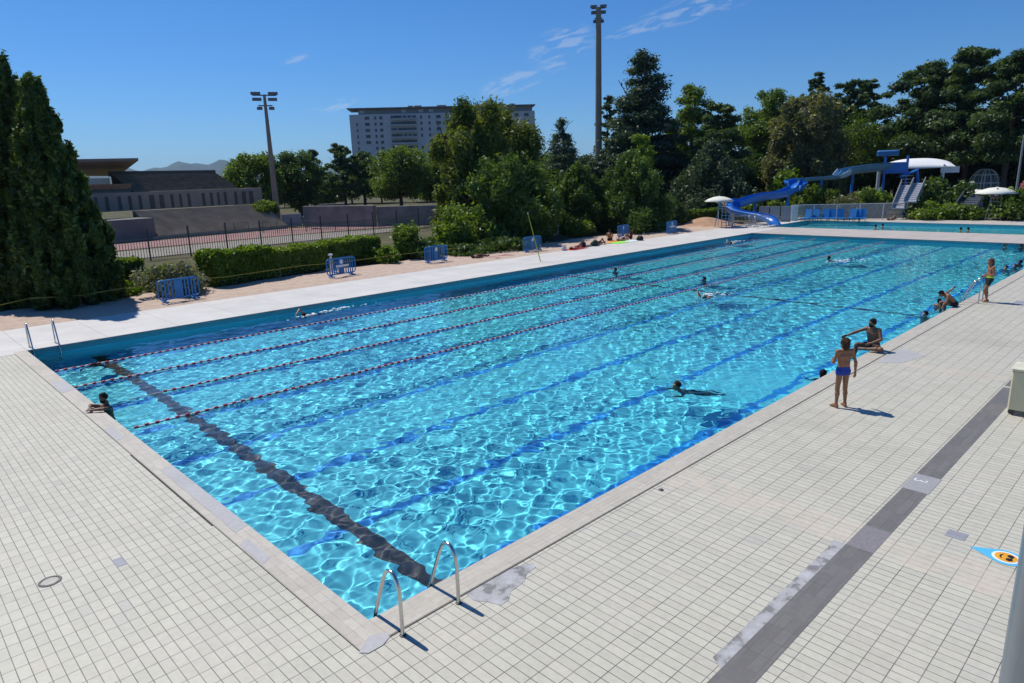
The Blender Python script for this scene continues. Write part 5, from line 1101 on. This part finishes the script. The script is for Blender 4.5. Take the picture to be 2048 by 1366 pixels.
# block of flats
B0, B1 = RY(704, 300, 355), RY(1071, 300, 355); u = nrm((B1 - B0) * [1, 1, 0]); BW = np.linalg.norm((B1 - B0)[:2]); BH = RY(890, 226, 355)[2]
fl = empty('apartment_block', (B0[0], B0[1], -0.1), math.atan2(u[1], u[0])); tag(fl, 'long pale apartment block rising behind the trees', 'building')
m_fac = mat('facade', (0.52, 0.52, 0.53), 0.85, var=0.05, scale=0.15); m_win = mat('window_dark', (0.05, 0.06, 0.075), 0.25, var=0.3, scale=0.8); m_bal = mat('balcony_rail', (0.42, 0.43, 0.45), 0.7)
MB().box((BW / 2, 8, BH / 2), (BW, 16, BH)).build('wall', m_fac, fl)
MB().box((BW / 2 + 1.6, 9, BH + 1.25), (BW - 5, 13, 2.5)).build('penthouse', mat('penthouse', (0.30, 0.30, 0.31), 0.8, var=0.1, scale=0.3), fl)
MB().box((BW / 2 - 0.3, 8.0, BH + 2.75), (BW + 1.2, 17.4, 0.5)).build('roof', mat('roof_dark', (0.16, 0.165, 0.17), 0.8), fl)
pxm = BW / (1071 - 704)
for i, t in enumerate((28, 32, 45, 58, 66, 78, 84)): MB().bbox((BW * t / 100.0 + 4, 9, BH + 3.7), (2.6 + i % 3, 4, 1.3), 0.1).build('roof_box', m_swall, fl)
for k in (24, 106, 140, 160, 270, 295): MB().box((k * pxm, 2.42, BH + 1.35), (9 * pxm, 0.12, 1.3)).build('penthouse_window', mat('bright_pane', (0.62, 0.64, 0.66), 0.4), fl)
fh = 2.85
for f in range(7):
    z = BH - 1.7 - f * fh
    for k, wd in ((14, 3), (34, 9), (50, 4), (61, 6), (140, 4), (156, 4), (174, 9), (191, 8), (210, 5), (228, 8), (250, 6), (275, 8), (300, 7), (330, 8), (350, 9)):
        if (f * 7 + k) % 11 == 3: continue
        wn_ = MB().box((k * pxm, -0.02, z), (wd * pxm, 0.16, 1.35)).build('window', m_win, fl)
        MB().box((k * pxm, -0.08, z - 0.78), (wd * pxm + 0.3, 0.3, 0.12)).build('sill', m_bal, wn_)
    bl = MB().box((105 * pxm, -0.02, z + 0.1), (50 * pxm, 0.2, 1.5)).build('balcony', m_win, fl); MB().box((105 * pxm, -0.85, z - 0.85), (52 * pxm, 1.5, 0.75)).build('balcony_rail', m_bal, bl)
    for k in (92, 103, 112, 121): MB().box((k * pxm, -0.3, z + 0.1), (0.35 + (k + f) % 3 * 0.7, 0.4, 1.45)).build('balcony_screen', mat('screen_' + str((k + f) % 3), ((0.10, 0.14, 0.17), (0.28, 0.28, 0.28), (0.06, 0.065, 0.07))[(k + f) % 3], 0.6), bl)

# far hills
def hills():
    A = np.radians(np.linspace(30, 110, 200)); V = []; F = []
    for i, a in enumerate(A):
        d = math.degrees(a); h = 165 + 42 * math.sin(d * 0.55 + 1.2) + 22 * math.sin(d * 1.1 + 0.4) + 4 * math.sin(d * 2.3) + 1.5 * math.sin(d * 5.7)
        h += 35 * math.exp(-((d - 72.6) / 3.2) ** 2) - 55 * math.exp(-((d - 69.4) / 0.9) ** 2) + 45 * math.exp(-((d - 67.0) / 1.6) ** 2)
        for j, (r, k) in enumerate([(5200, -0.1), (5800, 0.35), (6400, 0.72), (7000, 1.0), (7800, 0.8)]):
            r += 120 * math.sin(d * 2.7 + j); V.append((r * math.cos(a), r * math.sin(a), h * k * (1 + 0.06 * math.sin(d * 4 + j * 2))))
    for i in range(199):
        for j in range(4): F.append((i*5+j, i*5+j+1, (i+1)*5+j+1, (i+1)*5+j))
    struct(np_mesh('hills', V, F, ground_mat('hill_woods', [(0.35, (0.03, 0.05, 0.025)), (0.6, (0.07, 0.09, 0.05))], 0.004, 0.2), smooth=True))
hills()

# ================================================================ FAR SIDE: slide, shade sail, dome, fences, chairs
m_sl = mat('slide_blue', (0.018, 0.17, 0.55), 0.35, var=0.08, scale=1.5); m_sl2 = mat('slide_grey_blue', (0.15, 0.30, 0.43), 0.4, var=0.1, scale=1); m_slw = mat('slide_pale', (0.50, 0.66, 0.78), 0.35)
ws = empty('water_slide', tuple(RY(1545, 446, 71.0) * [1, 1, 0])); tag(ws, 'long blue water slide winding down to the second pool', 'slide'); O = np.array(ws.location)
def chute(name, pts, r, m, closed=False, n=12):
    """half-pipe (or tube) swept along pixel/distance stations"""
    P = [RY(*p[:3]) - O for p in pts]; Q = []
    for i in range(len(P) - 1):
        p0, p1, p2, p3 = P[max(i-1, 0)], P[i], P[i+1], P[min(i+2, len(P)-1)]
        for t in np.linspace(0, 1, 7)[:-1]: Q.append(0.5 * ((2*p1) + (p2-p0)*t + (2*p0-5*p1+4*p2-p3)*t*t + (3*p1-p0-3*p2+p3)*t**3))
    Q.append(P[-1]); rr = np.interp(np.linspace(0, len(P) - 1, len(Q)), range(len(P)), [p[3] if len(p) > 3 else r for p in pts]); V = []; F = []
    for i, c in enumerate(Q):
        t = nrm(Q[min(i+1, len(Q)-1)] - Q[max(i-1, 0)]); s_ = nrm(np.cross(t, (0, 0, 1))); up = np.cross(s_, t)
        for k in range(n + 1):
            a = math.pi * k / n if not closed else 2 * math.pi * k / n
            d_ = -math.cos(a) * s_ - math.sin(a) * up if not closed else math.cos(a) * s_ + math.sin(a) * up
            V.append(c + d_ * rr[i])
        for k in range(n + 1):
            a = math.pi * k / n if not closed else 2 * math.pi * k / n
            d_ = -math.cos(a) * s_ - math.sin(a) * up if not closed else math.cos(a) * s_ + math.sin(a) * up
            V.append(c + d_ * (rr[i] - 0.06))
    m1 = 2 * (n + 1)
    for i in range(len(Q) - 1):
        for k in range(n): a = i * m1 + k; F.append((a, a + 1, a + 1 + m1, a + m1)); b = a + n + 1; F.append((b, b + m1, b + 1 + m1, b + 1))
        for k in (0, n): a = i * m1 + k; F.append((a, a + m1, a + m1 + n + 1, a + n + 1))
    return np_mesh(name, V, F, m, ws, smooth=False)
chute('run_out', [(1552, 449, 70.6), (1541, 434, 71.2), (1525, 428, 72.0), (1500, 424, 72.8), (1472, 418, 73.6), (1452, 407, 74.6), (1455, 398, 76.2), (1480, 397, 77.0)], 0.62, m_sl)
chute('lower_chute', [(1470, 404, 75.5), (1500, 393, 76.6), (1530, 386, 77.8), (1565, 381, 79.0), (1588, 370, 80.0)], 0.78, m_sl)
chute('bend', [(1588, 372, 80.0, 0.75), (1596, 364, 81.0, 1.0), (1585, 360, 82.2, 0.9), (1600, 356, 83.0, 0.55)], 0.9, m_sl)
chute('upper_chute', [(1598, 357, 83.0), (1630, 354, 84.0), (1660, 352, 85.0), (1680, 349, 85.8), (1690, 340, 86.4)], 0.42, m_sl2)
chute('top_chute', [(1686, 338, 86.4), (1710, 333, 87.2), (1740, 329, 88.2), (1778, 325, 89.6)], 0.86, m_sl2, False)
chute('pale_lip', [(1674, 349, 85.3, 0.55), (1684, 342, 86.0, 0.84), (1691, 337, 86.6, 0.92)], 0.7, m_slw, False)
def leg(px, py, d, r=0.16, nm='support', m=None):
    a = RY(px, py, d) - O; MB().tube([(a[0], a[1], -O[2] - 0.05), tuple(a)], r, 10).build(nm, m or m_sl, ws, True)
for px, py, d in ((1511, 396, 77.2), (1577, 384, 79.6), (1643, 358, 84.5), (1706, 342, 87.2)): leg(px, py, d)
tw = RY(1792, 330, 90.0); twb = v3(tw[0], tw[1], 0) - O; az_ = math.atan2(CP[1] - tw[1], CP[0] - tw[0]) + math.pi / 2; ca, sa_ = math.cos(az_), math.sin(az_)
def tp(x, y, z): return (twb[0] + x * ca - y * sa_, twb[1] + x * sa_ + y * ca, z)
hT = RY(1792, 308, 90)[2]; hF = RY(1792, 345, 90)[2]
for x, y in ((-1.1, -0.9), (1.1, -0.9), (-1.1, 0.9), (1.1, 0.9)): MB().tube([tp(x, y, -0.05), tp(x, y, hT - 0.2)], 0.13, 8).build('tower_leg', m_sl, ws, True)
MB().box(tp(0, 0, hF), (2.7, 2.3, 0.16), az_).build('platform', m_sl, ws)
for x, y, w_, d_ in ((0, 1.05, 2.4, 0.06), (-1.1, 0, 0.06, 2.0), (0, -1.05, 2.4, 0.06)): MB().bbox(tp(x, y, hF + 0.62), (w_, d_, 1.0), 0.02, az_).build('tower_panel', m_sl, ws)
MB().bbox(tp(-0.9, 0, hT + 0.15), (2.2, 2.2, 0.6), 0.15, az_).build('tower_roof', mat('slide_teal', (0.015, 0.13, 0.33), 0.5), ws)
MB().tube([tp(0.5, -1.1, hF - 0.5), tp(2.1, -1.3, hF + 0.2), tp(2.3, -1.3, hF - 1.4), tp(0.9, -1.2, hF - 2.6)], 0.22, 8).build('stair_rail', m_sl, ws, True)
for i in range(9): MB().box(tp(1.2 + 0.05 * i, -1.9 - 0.28 * i, hF - 0.36 * (i + 1)), (1.1, 0.3, 0.06), az_).build('stair_tread', m_grey, ws)
# white shade sail
c = RY(1833, 338, 96); sh = empty('shade_sail', (c[0], c[1], -0.05), math.atan2(CP[1] - c[1], CP[0] - c[0]) + math.pi / 2); tag(sh, 'white vaulted shade sail beside the blue slide tower', 'canopy')
zb, zt = RY(1850, 333, 96)[2], RY(1850, 317, 96)[2]; V = []; nx_, ny_ = 22, 10
for i in range(nx_ + 1):
    x = -4.1 + 8.2 * i / nx_
    for j in range(ny_ + 1):
        y = -2.2 + 4.4 * j / ny_; e = abs(x) / 4.1; V.append((x, y, zb + (zt - zb) * (1 - e ** 2.6) * (1 - 1.25 * (y / 2.2) ** 2) - 0.35 * max(0, e - 0.8) * 5 * (1 - 0.5 * abs(y) / 2.2) + 0.1))
F = [(i*(ny_+1)+j, (i+1)*(ny_+1)+j, (i+1)*(ny_+1)+j+1, i*(ny_+1)+j+1) for i in range(nx_) for j in range(ny_)]
so_ = np_mesh('fabric', V, F, mat('sail_white', (0.80, 0.80, 0.78), 0.7, var=0.03), sh, True); md = so_.modifiers.new('thick', 'SOLIDIFY'); md.thickness = 0.05
for x, y in ((-3.9, -2.0), (2.7, -2.0), (-3.9, 2.0), (2.7, 2.0)): MB().tube([(x, y, 0), (x, y, zb + 0.25)], 0.12, 10).build('post', m_white, sh, True)
MB().box((3.3, -2.05, zb - 0.35), (1.8, 0.12, 0.7)).build('valance', m_white, sh)
# ribbed dome
c = RY(1966, 385, 104); dm = empty('ribbed_dome', (c[0], c[1], 0)); tag(dm, 'pale ribbed dome frame standing in front of the dark pines', 'dome'); hb, ht = RY(1966, 384, 104)[2], RY(1966, 338, 104)[2]
for k in range(10):
    a = k * 0.6283; MB().tube([(1.75 * math.cos(a) * math.cos(t) ** 0.8, 1.75 * math.sin(a) * math.cos(t) ** 0.8, hb + (ht - hb) * math.sin(t)) for t in np.linspace(0, 1.5, 9)], 0.042, 6).build('rib', m_white, dm, True)
for zz in (0.02, 0.4, 0.75): MB().tube([(1.75 * math.cos(math.asin(zz)) ** 0.8 * math.cos(t), 1.75 * math.cos(math.asin(zz)) ** 0.8 * math.sin(t), hb + (ht - hb) * zz) for t in np.linspace(0, 6.2832, 25)], 0.045, 6, False).build('hoop', m_white, dm, True)
gm = bpy.data.materials.new('dome_mesh'); gm.use_nodes = True; n_ = gm.node_tree.nodes; l_ = gm.node_tree.links; b_ = n_['Principled BSDF']; b_.inputs['Base Color'].default_value = (0.30, 0.34, 0.34, 1); b_.inputs['Alpha'].default_value = 0.30; b_.inputs['Roughness'].default_value = 0.5
MB().lathe([(1.70 * math.cos(t) ** 0.8, hb + (ht - hb) * 0.98 * math.sin(t)) for t in np.linspace(0, 1.55, 10)], (0, 0, 0), 24).build('netting', gm, dm, True)
MB().tube([(0, 0, -0.05), (0, 0, ht)], 0.10, 8).build('mast', m_white, dm, True); MB().lathe([(0.0, 0.0), (1.0, 0.0), (0.9, 0.25), (0.0, 0.3)], (0.9, -1.0, hb + 0.2), 16).build('dish', m_white, dm, True)
# lifeguard chairs and parasols
def parasol(c, ztop, r, label, drop=0.32):
    o = empty('parasol', (c[0], c[1], 0)); tag(o, label, 'parasol'); N = 8; V = [(0, 0, ztop)]; F = []
    for q, f in ((0.4, 0.16), (0.75, 0.52), (1.0, 1.0)):
        for k in range(N * 2): a = 3.14159 * k / N; s_ = 1.0 if k % 2 == 0 else 0.96; V.append((r * q * s_ * math.cos(a), r * q * s_ * math.sin(a), ztop - drop * r * f - (0.0 if k % 2 == 0 else 0.03)))
    n = N * 2
    for k in range(n): F.append((0, 1 + k, 1 + (k + 1) % n))
    b = MB(); b.add(V, F + [(1 + i * n + k, 1 + (i + 1) * n + k, 1 + (i + 1) * n + (k + 1) % n, 1 + i * n + (k + 1) % n) for i in range(2) for k in range(n)]); s_ = b.build('canopy', mat('parasol_cream', (0.74, 0.72, 0.62), 0.8, var=0.04), o, True); md = s_.modifiers.new('thick', 'SOLIDIFY'); md.thickness = 0.02
    MB().tube([(0, 0, 0), (0, 0, ztop + 0.08)], 0.03, 8).build('pole', m_white, o, True)
    for k in range(N): a = 6.2832 * k / N; MB().tube([(0, 0, ztop - 0.75), (0.62 * r * math.cos(a), 0.62 * r * math.sin(a), ztop - drop * r * 0.42)], 0.010, 5).build('strut', m_white, o)
    return o
def guard_chair(c, rz, zs, m, label):
    o = empty('lifeguard_chair', (c[0], c[1], 0), rz); tag(o, label, 'chair')
    for sx in (-1, 1):
        for sy in (-1, 1): MB().tube([(sx * 0.62, sy * 0.60 + 0.1, 0), (sx * 0.36, sy * 0.30, zs)], 0.04, 8).build('leg', m, o, True)
    MB().bbox((0, 0, zs), (0.80, 0.70, 0.06), 0.015).build('seat', m, o); MB().bbox((0, -0.36, zs + 0.40), (0.76, 0.05, 0.70), 0.015).build('backrest', m, o)
    for sx in (-1, 1): MB().tube([(sx * 0.40, -0.34, zs + 0.26), (sx * 0.42, 0.34, zs + 0.26), (sx * 0.40, 0.34, zs)], 0.028, 8).build('armrest', m, o, True)
    for k in range(5): z = zs * (k + 0.6) / 5.5; f = z / zs; MB().box((0, 0.70 - 0.40 * f + 0.02, z), (1.2 - 0.5 * f, 0.06, 0.05)).build('rung', m, o)
    return o
c = G(1456, 455); guard_chair((c[0], c[1] + 0.5), rad(150), 1.75, mat('chair_light_blue', (0.12, 0.32, 0.52), 0.5), 'light blue lifeguard chair at the far left corner of the pool'); parasol((c[0] + 0.1, c[1] + 1.1), RY(1452, 392, 69)[2], 1.4, 'cream parasol over the light blue lifeguard chair')
person((c[0], c[1] + 0.5, 1.70), rad(150), CHAIR, 'lifeguard in a white shirt and red shorts on the light blue chair', 'tan', 'brown', cloth('guard_red', (0.45, 0.03, 0.02)), h=0.016, fingers=False, top=cloth('guard_white', (0.7, 0.68, 0.68)))
c = G(1987, 440); guard_chair((c[0], c[1]), rad(95), 2.05, m_grey, 'grey lifeguard chair on the far deck of the second pool'); parasol((c[0] + 0.7, c[1] + 0.2), RY(1982, 374, 80)[2], 1.75, 'white parasol over the grey lifeguard chair')
person((c[0], c[1], 2.0), rad(95), CHAIR, 'lifeguard in a pale shirt and orange shorts on the grey chair', 'tan', 'brown', cloth('guard_orange', (0.6, 0.16, 0.02)), h=0.016, fingers=False, top=cloth('guard_white', (0.7, 0.68, 0.68)))
c = RY(1953, 385, 92); parasol((c[0], c[1]), RY(1950, 379, 92)[2], 1.3, 'pale green parasol half hidden left of the white one', 0.2)
# white mesh fence
a, b = RY(1582, 441, 77.0), RY(1812, 438, 79.5); a[2] = b[2] = 0; fz = empty('mesh_fence', (a[0], a[1], -0.02), math.atan2(b[1] - a[1], b[0] - a[0])); tag(fz, 'pale mesh fence behind the row of blue loungers', 'fence'); fl_ = np.linalg.norm(b - a)
wm_ = bpy.data.materials.new('wire_mesh'); wm_.use_nodes = True; b_ = wm_.node_tree.nodes['Principled BSDF']; b_.inputs['Base Color'].default_value = (0.42, 0.42, 0.41, 1); b_.inputs['Alpha'].default_value = 0.42
for k in range(6): MB().tube([(fl_ * k / 5, 0, 0), (fl_ * k / 5, 0, 1.62)], 0.05, 8).build('post', m_white, fz, True)
for k in range(5): pn = MB().box((fl_ * (k + .5) / 5, 0, 0.85), (fl_ / 5 - 0.1, 0.02, 1.5)).build('mesh_panel', wm_, fz); MB().tube([(fl_ * k / 5, 0.0, 1.6), (fl_ * (k + 1) / 5, 0, 1.6)], 0.025, 6).build('top_rail', m_white, pn)
a = G(1560, 444); gp = empty('gate', (a[0], a[1], 0), rad(-70)); tag(gp, 'pale grey panelled gate left of the mesh fence', 'gate')
for k, x in enumerate((-1.6, -0.55, 0.5)): MB().bbox((x, 0, 0.8), (0.96, 0.06, 1.55), 0.01).build('panel', mat('gate_grey', (0.24, 0.25, 0.28), 0.6), gp)
MB().bbox((1.35, -0.05, 0.85), (0.55, 0.10, 1.5), 0.01).build('notice', mat('notice_pale', (0.55, 0.56, 0.54), 0.6), gp)
# blue loungers folded upright
def lounger(px, py, rz, label, w=0.62):
    q = RY(px, py, 75.2); o = empty('folding_lounger', (q[0], q[1], 0), rz); tag(o, label, 'lounger', 'blue loungers in front of the mesh fence')
    MB().box((0, 0.1, 0.35), (w, 1.0, 0.06)).build('seat', m_blue, o); MB().box((0, 0.70, 0.75), (w, 0.07, 0.95), 0, 0, rad(-18)).build('backrest', m_blue, o)
    for x in (-w / 2 + .05, w / 2 - .05):
        for y in (-0.3, 0.5): MB().tube([(x, y, 0), (x, y, 0.34)], 0.022, 6).build('leg', m_dgrey, o)
    return o
for i, (px, py) in enumerate([(1610, 440), (1627, 440), (1648, 441), (1664, 442), (1682, 441), (1701, 442), (1712, 441), (1724, 443)]):
    lounger(px, py, rad(-76 + (i * 37) % 30 - 15), ['leftmost dark blue lounger by the pale gate', 'second blue lounger from the left in the row by the mesh fence', 'third blue lounger from the left in the row by the mesh fence', 'fourth blue lounger from the left in the row by the mesh fence',
        'blue lounger in the middle of the row, before the fence post', 'blue lounger third from the right end of the row', 'brighter blue lounger next to the right end of the row', 'rightmost blue lounger of the row, folded upright'][i])
# steel chutes, dark chute, bins, bags, grey barriers, lamp post
def ramp(px0, py0, d0, px1, py1, d1, w, m, name, label, cat):
    a, b = RY(px0, py0, d0), RY(px1, py1, d1); o = empty(name, (b[0], b[1], 0)); tag(o, label, cat); d = a - v3(b[0], b[1], 0); e = v3(0, 0, b[2]); s_ = nrm(np.cross(d - e, (0, 0, 1))) * w / 2
    MB().prism([tuple(e - s_), tuple(e + s_), tuple(d + s_), tuple(d - s_)], (0, 0, 0.10)).build('bed', m, o)
    for k in (-1, 1): MB().prism([tuple(e + s_ * k), tuple(d + s_ * k), tuple(d + s_ * k + v3(0, 0, 0.7)), tuple(e + s_ * k + v3(0, 0, 0.55))], tuple(s_ * k * 0.12)).build('side', m, o)
    for k in (-1, 1): MB().tube([(d[0] + s_[0] * k * .8, d[1] + s_[1] * k * .8, -0.05), tuple(d + s_ * k * .8)], 0.06, 8).build('support', m_grey, o, True)
    for t in np.linspace(0.1, 0.9, 9): q = e + (d - e) * t + v3(0, 0, 0.11); MB().box(tuple(q), (0.10, w * 0.95, 0.05), math.atan2(s_[1], s_[0]) - math.pi / 2).build('rib', m, o)
    return o
m_stl = mat('chute_steel', (0.42, 0.43, 0.45), 0.4, 0.4, var=0.15)
ramp(1814, 372, 84, 1796, 418, 78.5, 1.0, m_stl, 'steel_stair', 'left of the two steel stair flights below the slide tower', 'stairs'); ramp(1838, 368, 84, 1820, 405, 78.5, 1.0, m_stl, 'steel_stair', 'right of the two steel stair flights below the slide tower', 'stairs')
ramp(1951, 390, 86, 1920, 434, 79.5, 1.7, mat('dark_chute', (0.06, 0.07, 0.085), 0.5), 'dark_ramp', 'dark slanting ramp between the shrubs and the lifeguard chair', 'ramp')
q = G(1902, 428); bn2 = empty('waste_bin', (q[0] + 0.3, q[1], -0.02)); tag(bn2, 'small white bin in front of the low shrubs on the far deck', 'bin'); MB().lathe([(0.0, 0.0), (0.26, 0.0), (0.32, 0.85), (0.0, 0.85)], (0, 0, 0), 16).build('body', m_white, bn2, True); MB().lathe([(0.0, 1.0), (0.2, 0.98), (0.35, 0.85), (0.0, 0.85)], (0, 0, 0), 16).build('lid', m_white, bn2, True)
def bag(px, py, col, label, s=0.4, nm='bag', dx=0.0):
    q = G(px, py); o = empty(nm, (q[0] + dx, q[1], 0.0)); tag(o, label, 'bag'); m = cloth('bag_%d' % px, col)
    B = SDF().ell((0, 0, 0.45 * s), (0.62 * s, 0.38 * s, 0.46 * s), None, 0.05).ell((0, 0.02, 0.30 * s), (0.70 * s, 0.42 * s, 0.30 * s), None, 0.05); V, F = B.mesh(0.03); np_mesh('body', V, F, m, o, True)
    MB().tube([(0.3 * s * math.cos(t), 0, 0.80 * s + 0.28 * s * math.sin(t)) for t in np.linspace(0, 3.14, 9)], 0.02, 6).build('strap', m, o, True); return o
bag(1996, 440, (0.45, 0.02, 0.04), 'red bag at the foot of the grey lifeguard chair', 0.5); bag(2001, 440, (0.62, 0.66, 0.66), 'white bag between the red and the dark bag', 0.5); bag(2008, 440, (0.02, 0.02, 0.03), 'dark bag right of the white bag on the far deck', 0.6)
bag(1166, 494, (0.012, 0.012, 0.014), 'black bag at the head of the red towel', 0.45); bag(1278, 481, (0.02, 0.022, 0.03), 'small dark bag right of the white and mint towel', 0.4); bag(1282, 481, (0.012, 0.012, 0.016), 'last dark bag at the right end of the towels', 0.4); bag(1128, 501, (0.55, 0.52, 0.58), 'pale bag at the left end of the red towel', 0.35); bag(1190, 492, (0.01, 0.03, 0.03), 'dark green bag between the dark towel and the orange towel', 0.5)
q = G(1450, 452); 
def metal_barrier(px, py, rz, label):
    q = G(px, py); o = empty('metal_barrier', (q[0], q[1], 0), rz); tag(o, label, 'barrier', 'grey metal barriers at the far left corner of the pool')
    MB().tube([(-1.1, 0, 0.15), (-1.1, 0, 1.0), (-1.0, 0, 1.1), (1.0, 0, 1.1), (1.1, 0, 1.0), (1.1, 0, 0.15), (-1.1, 0, 0.15)], 0.03, 8, False).build('frame', m_grey, o, True); b = MB()
    for k in range(13): b.tube([(-0.96 + 0.16 * k, 0, 0.15), (-0.96 + 0.16 * k, 0, 1.1)], 0.014, 6)
    b.build('bars', m_grey, o)
    for x in (-0.8, 0.8): MB().tube([(x, -0.3, 0.02), (x, 0, 0.16), (x, 0.3, 0.02)], 0.025, 6).build('foot', m_grey, o, True)
    return o
for i, (px, py, r, lb) in enumerate([(1462, 452, 15, 'grey metal barrier leftmost of the four, below the light blue chair'), (1482, 455, -20, 'second grey metal barrier from the left, aslant'), (1504, 453, 10, 'third grey metal barrier from the left'), (1522, 455, -8, 'grey metal barrier nearest to the foot of the slide')]): metal_barrier(px, py, rad(r), lb)
lp_ = RY(2030, 400, 92); lo_ = empty('lamp_post', (lp_[0], lp_[1], -0.05)); tag(lo_, 'slim grey lamp post with a white head at the right edge', 'lamp post'); hl_ = RY(2042, 272, 92)[2]
MB().tube([(0, 0, 0), (0, 0, hl_ * 0.5), (0, 0, hl_)], [0.14, 0.11, 0.08], 10).build('pole', m_grey, lo_, True); MB().bbox((0.2, -0.5, hl_ + 0.05), (0.35, 1.1, 0.2), 0.05).build('lamp_head', m_white, lo_)
wall_px('low_wall', (2004, 405), (2046, 405), 1.9, 0.5, mat('pale_blue_wall', (0.45, 0.50, 0.54), 0.7), 'pale low wall behind the shrubs near the right lamp post')
q = RY(2046, 372, 96); person((q[0], q[1], 1.4), toC(q), dict(), 'person in a pink top far off beside the right lamp post', 'fair', 'blond', cloth('dark_shorts', (0.02, 0.02, 0.03)), h=0.02, fingers=False, top=cloth('hot_pink', (0.7, 0.05, 0.15)))
b_ = MB().bbox((q[0], q[1], 0.7), (5.0, 3.0, 1.4), 0.05).build('terrace', m_conc_pink); struct(b_)

# ================================================================ AIR
hz = MB(); hz.box((1500, 3500, 160), (13000, 13000, 326)); hzm = bpy.data.materials.new('haze'); hzm.use_nodes = True; n_ = hzm.node_tree.nodes; n_.remove(n_['Principled BSDF'])
pv = n_.new('ShaderNodeVolumePrincipled'); pv.inputs['Color'].default_value = (0.50, 0.72, 1.0, 1); pv.inputs['Density'].default_value = 0.00007; pv.inputs['Anisotropy'].default_value = 0.2
hzm.node_tree.links.new(pv.outputs[0], n_['Material Output'].inputs['Volume']); stuff(hz.build('haze', hzm))

# ================================================================ WATER (last: it is rippled round every swimmer)
qc = G(1500, 725, ZW)
water('water', 0, 0, L, WD, 0.031, 3, calm=[(qc[0], qc[1], 2.2, 1.9, 0.72)])
water('second_pool_water', X2, Y2A, X2 + L2, Y2B, 0.12, 5)
